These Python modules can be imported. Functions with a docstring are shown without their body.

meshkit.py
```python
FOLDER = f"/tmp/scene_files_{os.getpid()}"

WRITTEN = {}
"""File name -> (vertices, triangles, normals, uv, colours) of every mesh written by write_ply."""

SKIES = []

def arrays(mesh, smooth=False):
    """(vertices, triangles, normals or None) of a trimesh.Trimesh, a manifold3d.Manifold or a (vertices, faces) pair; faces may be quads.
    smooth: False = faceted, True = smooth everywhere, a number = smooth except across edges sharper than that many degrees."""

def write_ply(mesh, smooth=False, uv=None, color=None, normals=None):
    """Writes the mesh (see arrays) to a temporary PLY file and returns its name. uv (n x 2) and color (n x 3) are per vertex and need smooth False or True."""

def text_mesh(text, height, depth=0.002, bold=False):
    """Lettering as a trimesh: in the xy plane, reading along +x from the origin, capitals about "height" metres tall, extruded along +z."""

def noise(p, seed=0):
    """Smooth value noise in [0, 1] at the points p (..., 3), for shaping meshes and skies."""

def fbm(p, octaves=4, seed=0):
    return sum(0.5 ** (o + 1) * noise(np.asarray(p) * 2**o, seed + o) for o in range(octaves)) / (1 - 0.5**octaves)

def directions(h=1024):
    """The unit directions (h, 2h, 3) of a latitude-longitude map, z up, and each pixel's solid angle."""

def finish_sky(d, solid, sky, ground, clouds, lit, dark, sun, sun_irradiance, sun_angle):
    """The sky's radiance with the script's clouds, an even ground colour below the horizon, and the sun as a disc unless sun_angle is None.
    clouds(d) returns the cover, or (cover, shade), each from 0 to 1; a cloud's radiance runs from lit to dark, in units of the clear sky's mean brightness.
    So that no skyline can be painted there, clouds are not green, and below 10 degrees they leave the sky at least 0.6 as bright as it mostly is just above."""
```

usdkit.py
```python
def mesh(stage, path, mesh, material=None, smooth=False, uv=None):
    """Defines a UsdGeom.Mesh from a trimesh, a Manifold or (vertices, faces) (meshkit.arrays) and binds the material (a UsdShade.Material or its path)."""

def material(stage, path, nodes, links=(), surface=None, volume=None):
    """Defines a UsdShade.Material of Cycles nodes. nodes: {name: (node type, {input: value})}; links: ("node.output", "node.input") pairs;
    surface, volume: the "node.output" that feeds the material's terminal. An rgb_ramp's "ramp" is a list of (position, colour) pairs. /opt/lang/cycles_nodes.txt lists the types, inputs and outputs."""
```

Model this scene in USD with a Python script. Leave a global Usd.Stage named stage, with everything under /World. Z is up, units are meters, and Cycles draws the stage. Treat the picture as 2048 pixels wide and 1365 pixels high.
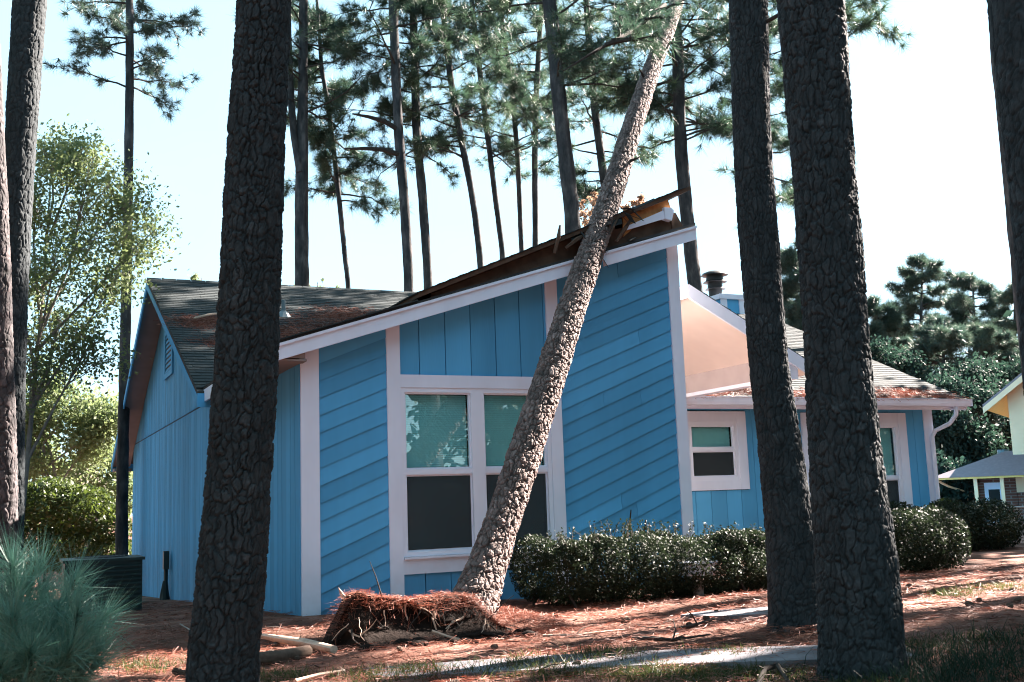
import math, random
import numpy as np
import shapely.geometry as sg
from shapely import affinity
import usdkit, meshkit
from pxr import Usd, UsdGeom, UsdLux, UsdShade, Gf, Sdf, Vt

stage = Usd.Stage.CreateInMemory()
UsdGeom.SetStageUpAxis(stage, UsdGeom.Tokens.z)
UsdGeom.SetStageMetersPerUnit(stage, 1.0)
UsdGeom.Xform.Define(stage, '/World')
UsdGeom.Scope.Define(stage, '/World/Looks')
rng = np.random.default_rng(7)

# ------------------------------------------------------------------ camera, sky, sun
CAM = np.array([-2.770, -11.178, 1.105])
YAW, PITCH, ROLL, FPX = 0.4416, 0.1477, -0.0351, 2134.76
_f = np.array([math.sin(YAW)*math.cos(PITCH), math.cos(YAW)*math.cos(PITCH), math.sin(PITCH)])
_r0 = np.array([math.cos(YAW), -math.sin(YAW), 0]); _u0 = np.cross(_r0, _f)
_r = math.cos(ROLL)*_r0 + math.sin(ROLL)*_u0
_u = -math.sin(ROLL)*_r0 + math.cos(ROLL)*_u0
cam = UsdGeom.Camera.Define(stage, '/World/camera')
cam.AddTransformOp().Set(Gf.Matrix4d(*[*map(float, _r), 0, *map(float, _u), 0, *map(float, -_f), 0, *map(float, CAM), 1]))
cam.CreateHorizontalApertureAttr(36.0); cam.CreateVerticalApertureAttr(24.0)
cam.CreateFocalLengthAttr(36.0*FPX/2048)
cam.CreateFStopAttr(5.0); cam.CreateFocusDistanceAttr(11.5)
cam.CreateClippingRangeAttr(Gf.Vec2f(0.05, 5000))
cam.CreateExposureAttr(3.55)
SUN_AZ, SUN_EL = math.radians(78), math.radians(36)
sun = UsdLux.DistantLight.Define(stage, '/World/sun')
sun.CreateIntensityAttr(1.25); sun.CreateAngleAttr(0.53); sun.CreateNormalizeAttr(True)
sun.CreateColorAttr(Gf.Vec3f(1.0, 0.87, 0.78))
sun.AddRotateZOp().Set(180-math.degrees(SUN_AZ)); sun.AddRotateXOp().Set(90-math.degrees(SUN_EL))
dome = UsdLux.DomeLight.Define(stage, '/World/sky')
dome.GetPrim().SetCustomDataByKey('kind', 'structure')
skym = usdkit.material(stage, '/World/Looks/sky_air', {
    's': ('sky_texture', {'sky_type': 'single_scattering', 'sun_disc': False, 'sun_elevation': SUN_EL, 'sun_rotation': SUN_AZ,
                          'air_density': 1.0, 'aerosol_density': .6, 'ozone_density': 1.6, 'altitude': 100.0}),
    'g': ('texture_coordinate', {}), 'm': ('mapping', {'scale': (1.0, 1.0, 2.6)}), 'n': ('noise_texture', {'scale': 1.6, 'detail': 4.0, 'roughness': .5}),
    'r': ('map_range', {'from_min': .3, 'from_max': .75, 'to_min': .68, 'to_max': .92, 'clamp': True}),
    'x': ('mix', {'color2': (1.30, 2.15, 2.55)}),
    'b': ('background_shader', {'strength': 0.052})},
    [('g.generated', 'm.vector'), ('m.vector', 'n.vector'), ('n.fac', 'r.value'), ('r.result', 'x.fac'), ('s.color', 'x.color1'), ('x.color', 'b.color')], surface='b.background')
UsdShade.MaterialBindingAPI.Apply(dome.GetPrim()).Bind(skym)

# ------------------------------------------------------------------ helpers
FH = np.array([math.sin(YAW), math.cos(YAW), 0.0])
def ray(px, py):
    return (px-1024)/FPX*_r - (py-682.5)/FPX*_u + _f
def at(px, py, dist):
    """The point seen at a place of the photograph, DIST metres ahead of the camera."""
    d = ray(px, py); return CAM + d*dist/(d@FH)
def onground(px, py, z=0.0):
    d = ray(px, py); return CAM + d*(z-CAM[2])/d[2]
def ahead(P): return float((np.asarray(P)-CAM)@FH)

used = {}
def path_for(name, parent=None):
    base = '/World' if parent is None else str(parent.GetPath())
    k = (base, name); n = used.get(k, 0); used[k] = n+1
    return f'{base}/{name}' + (f'_{n:03d}' if n else '')
def say(o, label=None, cat=None, group=None, kind=None):
    p = o.GetPrim() if hasattr(o, 'GetPrim') else o
    for k, v in (('label', label), ('category', cat), ('group', group), ('kind', kind)):
        if v: p.SetCustomDataByKey(k, v)
    return p
def thing(name, label, cat, group=None, loc=(0, 0, 0)):
    x = UsdGeom.Xform.Define(stage, path_for(name)); x.AddTranslateOp().Set(Gf.Vec3d(*map(float, loc)))
    return say(x, label, cat, group)
class MB:
    """Collects triangles of one mesh."""
    def __init__(s): s.v, s.f, s.n = [], [], 0
    def add(s, v, f):
        v = np.asarray(v, float).reshape(-1, 3); f = np.asarray(f, int)
        if f.shape[1] == 4: f = np.vstack([f[:, [0, 1, 2]], f[:, [0, 2, 3]]])
        s.v.append(v); s.f.append(f+s.n); s.n += len(v); return s
    def hexa(s, a, b):
        """Box between two quads of four corners each."""
        v = np.vstack([a, b])
        return s.add(v, [[3, 2, 1, 0], [4, 5, 6, 7], [0, 1, 5, 4], [1, 2, 6, 5], [2, 3, 7, 6], [3, 0, 4, 7]])
    def box(s, x0, x1, y0, y1, z0, z1):
        return s.hexa([[x0, y0, z0], [x1, y0, z0], [x1, y1, z0], [x0, y1, z0]], [[x0, y0, z1], [x1, y0, z1], [x1, y1, z1], [x0, y1, z1]])
    def tube(s, pts, rad, n=8, cap=True, jitter=0.0):
        v, f = tube(pts, rad, n, jitter)
        s.add(v, f)
        if cap:
            m = len(pts)
            for ring, o in ((0, 1), (m-1, 0)):
                i = np.arange(n)+ring*n; c = v[i].mean(0)
                a = np.arange(n); tri = np.stack([np.full(n, n), a, (a+1) % n], 1)
                if o: tri = tri[:, ::-1]
                s.add(np.vstack([v[i], c]), tri)
        return s
    def prism(s, poly, plane, d0, d1):
        """A polygon (shapely, in plane coordinates) made thick: plane(u, v, d) gives the points."""
        import trimesh
        for g in getattr(poly, 'geoms', [poly]):
            if g.geom_type != 'Polygon' or g.area < 1e-5: continue
            m = trimesh.creation.extrude_polygon(g, 1.0, engine='earcut')
            w = np.asarray(m.vertices); d = np.where(w[:, 2] > .5, 1.0, 0.0)
            t0 = d0(w[:, 0], w[:, 1]) if callable(d0) else d0
            t1 = d1(w[:, 0], w[:, 1]) if callable(d1) else d1
            s.add(plane(w[:, 0], w[:, 1], t0+(t1-t0)*d), m.faces)
        return s
    def build(s, name, mat, parent=None, smooth=False, o=(0, 0, 0)):
        v = np.vstack(s.v)-np.asarray(o, float)
        return usdkit.mesh(stage, path_for(name, parent), (v, np.vstack(s.f)), mat, smooth).GetPrim()
def frames(pts):
    pts = np.asarray(pts, float); t = np.gradient(pts, axis=0)
    t /= np.linalg.norm(t, axis=1, keepdims=True)+1e-12
    ref = np.array([0, 1.0, 0]) if abs(t[0][2]) > .7 else np.array([0, 0, 1.0])
    a = np.cross(ref, t); a /= np.linalg.norm(a, axis=1, keepdims=True)+1e-12
    return t, a, np.cross(t, a)
def tube(pts, rad, n=8, jitter=0.0):
    pts = np.asarray(pts, float); rad = np.broadcast_to(rad, len(pts))
    t, a, b = frames(pts); th = np.arange(n)/n*2*np.pi
    r = rad[:, None]*(1+(rng.uniform(-jitter, jitter, (len(pts), n)) if jitter else 0))
    v = pts[:, None]+r[..., None]*(np.cos(th)[None, :, None]*a[:, None]+np.sin(th)[None, :, None]*b[:, None])
    i, j = np.meshgrid(np.arange(len(pts)-1), np.arange(n), indexing='ij')
    q = np.stack([i*n+j, i*n+(j+1) % n, (i+1)*n+(j+1) % n, (i+1)*n+j], -1).reshape(-1, 4)
    return v.reshape(-1, 3), q
def unit(v): return v/(np.linalg.norm(v, axis=-1, keepdims=True)+1e-12)

# ------------------------------------------------------------------ materials
L = '/World/Looks/'
def mat(name, color, rough=.6, spec=.3, vary=0.0, scale=6.0, bump=0.0, bscale=30.0, stretch=(1, 1, 1), metallic=0.0, island=0.0, ramp=None, coord='geometry.position', detail=4.0):
    cells = name in ('plated_bark', 'fallen_pine_bark', 'left_pine_bark')
    n = {'p': ('principled_bsdf', {'base_color': color, 'roughness': rough, 'specular_ior_level': spec, 'metallic': metallic}),
         'geometry': ('geometry', {}), 'm': ('mapping', {'scale': stretch}), 'n': ('noise_texture', {'scale': scale, 'detail': detail, 'roughness': .6})}
    l = [(coord, 'm.vector'), ('m.vector', 'n.vector')]
    c = np.array(color)
    if ramp is None: ramp = [(0.25, c*(1-vary)), (0.75, c*(1+vary))]
    n['r'] = ('rgb_ramp', {'ramp': [(a, tuple(np.clip(b, 0, 1))) for a, b in ramp]})
    if name == 'blue_paint':
        n['oi'] = ('object_info', {}); n['i'] = ('mix_float', {'fac': .4}); l += [('n.fac', 'i.a'), ('oi.random', 'i.b'), ('i.result', 'r.fac')]
    elif cells:
        n['vo'] = ('attribute', {'attribute': 'tone'}); n['i'] = ('mix_float', {'fac': .36})
        l += [('n.fac', 'i.a'), ('vo.fac', 'i.b'), ('i.result', 'r.fac')]
    elif island > 0:
        n['i'] = ('mix_float', {'fac': island}); l += [('n.fac', 'i.a'), ('geometry.random_per_island', 'i.b'), ('i.result', 'r.fac')]
    else: l.append(('n.fac', 'r.fac'))
    if name in ('blue_paint', 'white_paint'):
        n['sx'] = ('separate_xyz', {}); n['mz'] = ('map_range', {'from_min': -.1, 'from_max': .75, 'to_min': .45, 'to_max': 0.0, 'clamp': True}); n['dn'] = ('noise_texture', {'scale': 7.0, 'detail': 6.0, 'roughness': .7})
        n['dm'] = ('math', {'math_type': 'multiply'}); n['dx'] = ('mix', {'color2': (.11, .075, .055)})
        l += [('geometry.position', 'sx.vector'), ('sx.z', 'mz.value'), ('geometry.position', 'dn.vector'), ('mz.result', 'dm.value1'), ('dn.fac', 'dm.value2'), ('dm.value', 'dx.fac'), ('r.color', 'dx.color1'), ('dx.color', 'p.base_color')]
    else: l.append(('r.color', 'p.base_color'))
    if bump > 0:
        n['n2'] = ('noise_texture', {'scale': bscale, 'detail': 5.0, 'roughness': .65}); n['b'] = ('bump', {'strength': 1.0, 'distance': bump})
        l += [('m.vector', 'n2.vector'), ('n2.fac', 'b.height'), ('b.normal', 'p.normal')]
    return usdkit.material(stage, L+name, n, l, surface='p.BSDF')
def leafmat(name, ramp, trans=.35, rough=.45, spec=.4, tcol=None):
    n = {'p': ('principled_bsdf', {'roughness': rough, 'specular_ior_level': spec}), 't': ('translucent_bsdf', {}), 'x': ('mix_closure', {'fac': trans}),
         'geometry': ('geometry', {}), 'n': ('noise_texture', {'scale': 1.3, 'detail': 2.0}), 'i': ('mix_float', {'fac': .6}), 'r': ('rgb_ramp', {'ramp': ramp}),
         'h': ('hsv', {'hue': .49, 'saturation': 1.1, 'value': 1.35})}
    l = [('geometry.position', 'n.vector'), ('n.fac', 'i.a'), ('geometry.random_per_island', 'i.b'), ('i.result', 'r.fac'), ('r.color', 'p.base_color'),
         ('r.color', 'h.color'), ('h.color', 't.color'), ('p.BSDF', 'x.closure1'), ('t.BSDF', 'x.closure2')]
    return usdkit.material(stage, L+name, n, l, surface='x.closure')
M = {}
M['blue'] = mat('blue_paint', (.085, .34, .60), .75, .06, .17, 1.7, .0012, 55, (1, 1, .12))
M['white'] = mat('white_paint', (.67, .74, .88), .55, .3, .06, 3.0, .0006, 60, (1, 1, .3))
M['vinyl'] = mat('white_vinyl', (.70, .77, .90), .35, .4, .02, 3.0)
M['groove'] = mat('dark_backing', (.04, .075, .12), .9, .1, .15)
M['ceiling'] = mat('bounce_tinted_paint', (.74, .66, .62), .7, .2, .06, 2.0, .0015, 90)  # pale paint with the warmth of bounced sunlight put into its colour
M['soffit'] = mat('weathered_soffit', (.22, .20, .195), .8, .2, .12, 3.0)
M['rafter'] = mat('dark_sheathing', (.085, .055, .04), .85, .1, .4, 5.0, .002, 40)
M['plywood'] = mat('torn_plywood', (.42, .19, .07), .8, .2, .35, 9.0, .002, 40)
M['shingle'] = mat('asphalt_shingle', (.05, .06, .06), .9, .15, 0, 3.0, .003, 160, island=.55,
                   ramp=[(.2, (.028, .036, .038)), (.5, (.066, .072, .072)), (.8, (.135, .122, .12))])
M['deck'] = mat('roof_deck', (.05, .05, .05), .9, .1, .2)
M['asphalt_edge'] = M['deck']
M['black'] = mat('black_metal', (.022, .024, .026), .55, .4, .2)
M['galv'] = mat('grey_pipe', (.10, .14, .16), .5, .4, .1)
M['utility'] = mat('dark_green_metal', (.010, .026, .027), .5, .4, .2)
M['concrete'] = mat('concrete', (.17, .165, .18), .9, .2, .45, 3.0, .004, 60)
M['foundation'] = mat('foundation_block', (.10, .085, .075), .95, .1, .3, 8.0, .006, 50)
M['blind'] = mat('blind_slats', (.42, .93, .96), .6, .3, .04)
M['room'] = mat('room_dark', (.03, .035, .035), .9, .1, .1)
M['cream'] = mat('cream_siding', (.82, .62, .40), .6, .3, .06, 2.0)
M['yellow'] = mat('yellow_soffit', (.80, .54, .16), .6, .3, .08)
M['brick'] = usdkit.material(stage, L+'red_brick', {
    'tc': ('geometry', {}), 'm': ('mapping', {'rotation': (math.pi/2, 0, 0)}),
    'b': ('brick_texture', {'scale': 1.0, 'brick_width': .22, 'row_height': .075, 'mortar_size': .008, 'color1': (.16, .06, .04), 'color2': (.10, .04, .03), 'mortar': (.20, .17, .15)}),
    'p': ('principled_bsdf', {'roughness': .9})}, [('tc.position', 'm.vector'), ('m.vector', 'b.vector'), ('b.color', 'p.base_color')], surface='p.BSDF')
M['greyroof'] = mat('neighbour_shingle', (.24, .20, .22), .9, .2, .2, 12.0, island=.4)
M['tanroof'] = mat('tan_shingle', (.20, .16, .14), .9, .2, .15, 6.0, island=.4)
M['fence'] = mat('galvanised_wire', (.30, .31, .31), .5, .4, .1, metallic=.4)
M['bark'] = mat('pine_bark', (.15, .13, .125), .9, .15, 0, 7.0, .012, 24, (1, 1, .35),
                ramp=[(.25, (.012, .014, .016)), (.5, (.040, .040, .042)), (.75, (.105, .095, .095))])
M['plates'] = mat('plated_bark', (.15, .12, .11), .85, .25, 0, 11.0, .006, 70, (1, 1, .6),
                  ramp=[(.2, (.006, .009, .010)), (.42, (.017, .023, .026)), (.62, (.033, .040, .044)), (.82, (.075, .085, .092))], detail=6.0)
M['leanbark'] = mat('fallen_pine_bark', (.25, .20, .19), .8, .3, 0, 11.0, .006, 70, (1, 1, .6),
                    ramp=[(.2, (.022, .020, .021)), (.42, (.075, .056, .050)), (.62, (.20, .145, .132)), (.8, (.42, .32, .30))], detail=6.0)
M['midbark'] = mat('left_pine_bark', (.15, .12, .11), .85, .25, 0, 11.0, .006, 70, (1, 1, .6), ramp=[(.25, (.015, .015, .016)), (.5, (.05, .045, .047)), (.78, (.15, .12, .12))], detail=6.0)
M['midbark2'] = mat('log_bark', (.10, .07, .055), .9, .1, .5, 14.0, .004, 40)
M['beam'] = mat('grey_beam_paint', (.40, .36, .37), .7, .1, .08, 3.0)
M['twig'] = mat('twig_bark', (.045, .038, .034), .9, .1, .3, 20.0)
M['greytwig'] = mat('grey_limb', (.20, .18, .165), .9, .1, .3, 10.0, .003, 40)
M['deadwood'] = mat('barkless_wood', (.50, .36, .28), .8, .2, .25, 14.0, .003, 60)
M['soil'] = mat('red_soil', (.015, .010, .008), .95, .1, .5, 9.0, .03, 22)
M['ground'] = mat('litter_ground', (.2, .1, .07), .95, .1, 0, 1.1, .02, 26, detail=8.0,
                  ramp=[(.28, (.03, .022, .016)), (.42, (.08, .042, .03)), (.55, (.20, .105, .08)), (.72, (.36, .21, .17))])
M['straw'] = leafmat('pine_straw', [(.1, (.10, .04, .028)), (.42, (.42, .15, .09)), (.7, (.66, .31, .21)), (.95, (.70, .50, .43))], .15, .6, .3)
M['needles'] = leafmat('pine_needles', [(.1, (.025, .055, .045)), (.45, (.075, .105, .05)), (.75, (.22, .21, .09)), (1, (.40, .32, .16))], .42, .42, .5)
M['needlesfar'] = leafmat('far_pine_needles', [(.1, (.035, .065, .055)), (.5, (.085, .115, .07)), (.9, (.24, .25, .15))], .3, .42, .5)
M['youngneedles'] = leafmat('young_pine_needles', [(.1, (.07, .17, .14)), (.5, (.16, .32, .25)), (.9, (.36, .52, .38))], .3, .4, .5)
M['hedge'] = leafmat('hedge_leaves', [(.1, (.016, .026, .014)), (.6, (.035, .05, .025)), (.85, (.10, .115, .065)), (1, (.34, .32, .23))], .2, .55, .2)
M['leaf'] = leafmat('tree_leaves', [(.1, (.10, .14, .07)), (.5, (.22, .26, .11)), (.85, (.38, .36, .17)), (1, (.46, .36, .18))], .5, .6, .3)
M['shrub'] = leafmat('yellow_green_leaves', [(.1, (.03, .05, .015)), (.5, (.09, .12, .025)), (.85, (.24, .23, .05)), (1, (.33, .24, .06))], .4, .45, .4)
M['forest'] = leafmat('forest_leaves', [(.1, (.016, .034, .028)), (.6, (.04, .07, .045)), (.92, (.11, .135, .07)), (1, (.19, .19, .09))], .35, .65, .25)
M['palecrown'] = leafmat('pale_dry_needles', [(.1, (.30, .20, .13)), (.6, (.50, .38, .27)), (1, (.62, .50, .38))], .45, .5, .4)
M['grass'] = leafmat('grass_blades', [(.1, (.035, .05, .02)), (.5, (.10, .12, .04)), (.85, (.24, .22, .09)), (1, (.40, .33, .18))], .35, .5, .3)
M['darkgrass'] = leafmat('dark_grass_blades', [(.1, (.012, .03, .02)), (.6, (.03, .06, .03)), (.95, (.07, .11, .06))], .3, .5, .3)
M['glass'] = usdkit.material(stage, L+'window_glass', {
    't': ('transparent_bsdf', {'color': (.95, .99, .99)}), 'g': ('glossy_bsdf', {'color': (.9, .95, .95), 'roughness': .01}), 'w': ('layer_weight', {'blend': .5}),
    'e': ('math', {'math_type': 'power', 'value2': 4.0}), 'k': ('math', {'math_type': 'multiply_add', 'value2': .8, 'value3': .10}), 'x': ('mix_closure', {})},
    [('w.facing', 'e.value1'), ('e.value', 'k.value1'), ('k.value', 'x.fac'), ('t.BSDF', 'x.closure1'), ('g.BSDF', 'x.closure2')], surface='x.closure')
M['screen'] = usdkit.material(stage, L+'insect_screen', {
    't': ('transparent_bsdf', {'color': (1, 1, 1)}), 'd': ('diffuse_bsdf', {'color': (.035, .04, .042)}), 'x': ('mix_closure', {'fac': .30})},
    [('d.BSDF', 'x.closure1'), ('t.BSDF', 'x.closure2')], surface='x.closure')

# ------------------------------------------------------------------ ground
def smooth(a, b, x):
    t = np.clip((x-a)/(b-a), 0, 1); return t*t*(3-2*t)
def gz(x, y):
    x, y = np.asarray(x, float), np.asarray(y, float)
    h = -.05*np.clip(y, 0, 40)*(1-smooth(1, 6, x))
    h = h-.012*np.clip(y-8, 0, 60)*smooth(1, 6, x)
    p = np.stack([x*.9, y*.9, 0*x], -1); q = np.stack([x*4, y*4, 0*x], -1)
    near = np.exp(-(np.hypot(x-1, y+4)/25)**2)
    return h+(meshkit.fbm(p, 3, 3)-.5)*.10*near*smooth(.4, -1.5, y)+(meshkit.fbm(q, 3, 5)-.5)*.05*near*smooth(.6, -1, y)
ax = np.unique(np.concatenate([np.linspace(-6, 9, 260), np.geomspace(9, 500, 34), -np.geomspace(6, 500, 34)]))
ay = np.unique(np.concatenate([np.linspace(-11, 1, 210), np.linspace(1, 20, 40), np.geomspace(20, 700, 30), -np.geomspace(11, 120, 14)]))
X, Y = np.meshgrid(ax, ay); Z = gz(X, Y)
i, j = np.meshgrid(np.arange(len(ay)-1), np.arange(len(ax)-1), indexing='ij'); w = len(ax)
q = np.stack([i*w+j, i*w+j+1, (i+1)*w+j+1, (i+1)*w+j], -1).reshape(-1, 4)
say(MB().add(np.stack([X, Y, Z], -1).reshape(-1, 3), q).build('ground', M['ground'], smooth=True), 'brown pine litter and soil covering the yard', None, None, 'structure')
def slab(pts, z, t):
    m = MB(); p = sg.Polygon(pts)
    return m.prism(p, lambda u, v, d: np.stack([u, v, z+d], -1), -t, 0.0)
say(slab([(-.6, -4.05), (.6, -4.28), (1.6, -4.68), (2.5, -5.16), (2.75, -5.36), (2.55, -5.86), (2.0, -5.62), (1.1, -5.15), (.2, -4.78), (-.6, -4.5)], .028, .12).build('path', M['concrete']), 'grey concrete path half covered by straw', None, None, 'structure')
say(slab([(2.75, -2.85), (3.1, -2.75), (4.2, -2.92), (4.35, -3.45), (3.0, -3.25)], .03, .12).build('path', M['concrete']), 'pale sunlit concrete walk by the hedge', None, None, 'structure')

# ------------------------------------------------------------------ the house
house = thing('blue_house', 'blue wooden house with white trim, steep shed roof front and broken roof edge', 'house')
ROOFM = .45
RIDGE_Y, EAVE_Y, EAVE_Z = 10.35, 3.95, 2.74
def zmain(y): return EAVE_Z+ROOFM*(np.minimum(y, 2*RIDGE_Y-y)-EAVE_Y)
def zshed(x): return 2.82+.317*(x+.29)             # top of the shed roof
W = 13.65
front = lambda u, v, d: np.stack([u, -d, v], -1)             # facade at y = 0, proud towards -y
left = lambda u, v, d: np.stack([-d, u, v], -1)              # wall at x = 0, u along y
wing = lambda u, v, d: np.stack([u, 4.4-d, v], -1)
# walls behind the boards
facade_poly = sg.Polygon([(0, -.25), (4.89, -.25), (4.89, zshed(4.89)-.12), (0, zshed(0)-.12)])
fw = MB().prism(facade_poly.difference(sg.box(1.13, .54, 2.95, 2.37)), front, -.12, -.02).build('wall', M['groove'], house)
rb = np.random.default_rng(15)
def clip_boards(region, strips, plane, parent, mat_, dfun, shrink=.0):
    for s, (d0, d1) in strips:
        g = region.intersection(s)
        for g1 in getattr(g, 'geoms', [g]):
            if g1.geom_type == 'Polygon' and g1.area > .002:
                a_, b_, c_, e_ = g1.bounds
                if plane is front and c_-a_ > 1.2 and rb.uniform() < .45:
                    xj = a_+(c_-a_)*rb.uniform(.25, .75); MB().prism(g1.intersection(sg.box(xj+.002, -9, 99, 99)), plane, d0, d1).build('siding_board', mat_, parent); g1 = g1.intersection(sg.box(-9, -9, xj-.002, 99))
                MB().prism(g1, plane, d0, d1).build('siding_board', mat_, parent)
def diagonal(region, parent):
    x0, z0, x1, z1 = region.bounds; out = []; m = .405
    for i in range(-14, 34):
        c = 1.425-.186*24+(i+14)*.186        # z = c + m x
        s = sg.Polygon([(x0-1, c+m*(x0-1)), (x1+1, c+m*(x1+1)), (x1+1, c+.191+m*(x1+1)), (x0-1, c+.191+m*(x0-1))])
        off = (i % 5)*.0006
        out.append((s, (-.02, lambda u, v, c=c, off=off: (.003+off)+.016*(1-np.clip((v-m*u-c)/.186, 0, 1)))))
    clip_boards(region, out, front, parent, M['blue'], None)
def vertical(region, plane, parent, pitch, start, gap=.010):
    x0, z0, x1, z1 = region.bounds; out = []; x = start
    while x < x1:
        out.append((sg.box(x+gap/2, z0-1, x+pitch-gap/2, z1+1), (-.02, .006+.0015*((int(round(x/pitch))*7) % 3)))); x += pitch
    clip_boards(region, out, plane, parent, M['blue'], None)
def cut(poly, *boxes):
    for b in boxes: poly = poly.difference(b)
    return poly
top = sg.Polygon([(-1, -.3), (7, -.3), (7, zshed(7)-.12), (-1, zshed(-1)-.12)])
diagonal(sg.box(.2, -.06, .962, 6).intersection(top), fw)
diagonal(sg.box(3.117, -.06, 4.725, 6).intersection(top), fw)
vertical(sg.box(1.117, 2.522, 2.963, 6).intersection(top), front, fw, .315, 1.04)
vertical(sg.box(1.117, -.06, 2.963, .348), front, fw, .30, 1.07)
def trim(x0, x1, z0, z1, plane=front, d1=.034, name='trim_board', parent=None, d0=-.02):
    p = sg.box(x0, z0, x1, z1)
    if plane is front: p = p.intersection(top)
    return MB().prism(p, plane, d0, d1).build(name, M['white'], parent or house)
trim(0.004, .2, -.1, 6); trim(4.725, 4.886, -.1, 6)
trim(.962, 1.117, -.08, 6); trim(2.963, 3.117, -.08, 6)
trim(1.118, 2.962, 2.378, 2.522, d1=.030); trim(1.118, 2.962, .348, .527, d1=.030)
MB().box(1.12, 2.96, -.060, -.0305, .508, .531).build('window_sill', M['white'], house)
# window: frame > panes, blinds
def window(x0, x1, z0, z1, plane, cols, rail, depth=.02, fw_=.05, screen=True, mull=.16, blind_to=None):
    pts = lambda b, d0, d1, m: m.prism(b, plane, d0, d1)
    fr = MB(); wcol = (x1-x0-2*fw_-mull*(len(cols)-1))/len(cols) if cols else 0
    outer = sg.box(x0, z0, x1, z1); holes = []
    for k in range(len(cols)):
        a = x0+fw_+k*(wcol+mull); holes.append((a, a+wcol))
    body = outer
    for a, b in holes: body = body.difference(sg.box(a, z0+fw_, b, z1-fw_))
    pts(body, -.07, depth, fr)
    f = fr.build('window', M['vinyl'], house)
    for a, b in holes:
        s = sg.box(a, z0+fw_, b, z1-fw_)
        MB().prism(sg.box(a, rail-.030, b, rail+.030), plane, -.05, depth-.012).build('meeting_rail', M['vinyl'], f)
        up = sg.box(a+.0, rail+.030, b, z1-fw_); lo = sg.box(a, z0+fw_, b, rail-.030)
        ring = up.difference(up.buffer(-.018, join_style=2)); MB().prism(ring, plane, -.05, -.008).build('upper_sash', M['vinyl'], f)
        ring = lo.difference(lo.buffer(-.022, join_style=2)); MB().prism(ring, plane, -.055, -.020).build('lower_sash', M['vinyl'], f)
        MB().prism(up, plane, -.030, -.026).build('pane', M['glass'], f)
        MB().prism(lo, plane, -.040, -.036).build('pane', M['glass'], f)
        if screen: MB().prism(lo.buffer(-.02, join_style=2), plane, -.017, -.016).build('insect_screen', M['screen'], f)
        bl = MB(); z = z1-fw_-.03; zb = z0+fw_+.02 if blind_to is None else blind_to
        k = 0
        while z > zb:
            tilt = .010
            c = np.array([[a+.01, z], [b-.01, z]])
            A = plane(np.array([a+.01, b-.01]), np.array([z-.014]*2), np.array([-.10]*2)); B = plane(np.array([a+.01, b-.01]), np.array([z+.012]*2), np.array([-.118]*2))
            bl.add(np.vstack([A, B[::-1]]), [[0, 1, 2, 3]]); z -= .025
        bl.build('blind', M['blind'], f)
    return f
window(1.118, 2.962, .532, 2.377, front, [0, 1], 1.445)
MB().box(.7, 3.5, 1.2, 1.24, .1, 2.6).build('room_back', M['room'], house)
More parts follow.
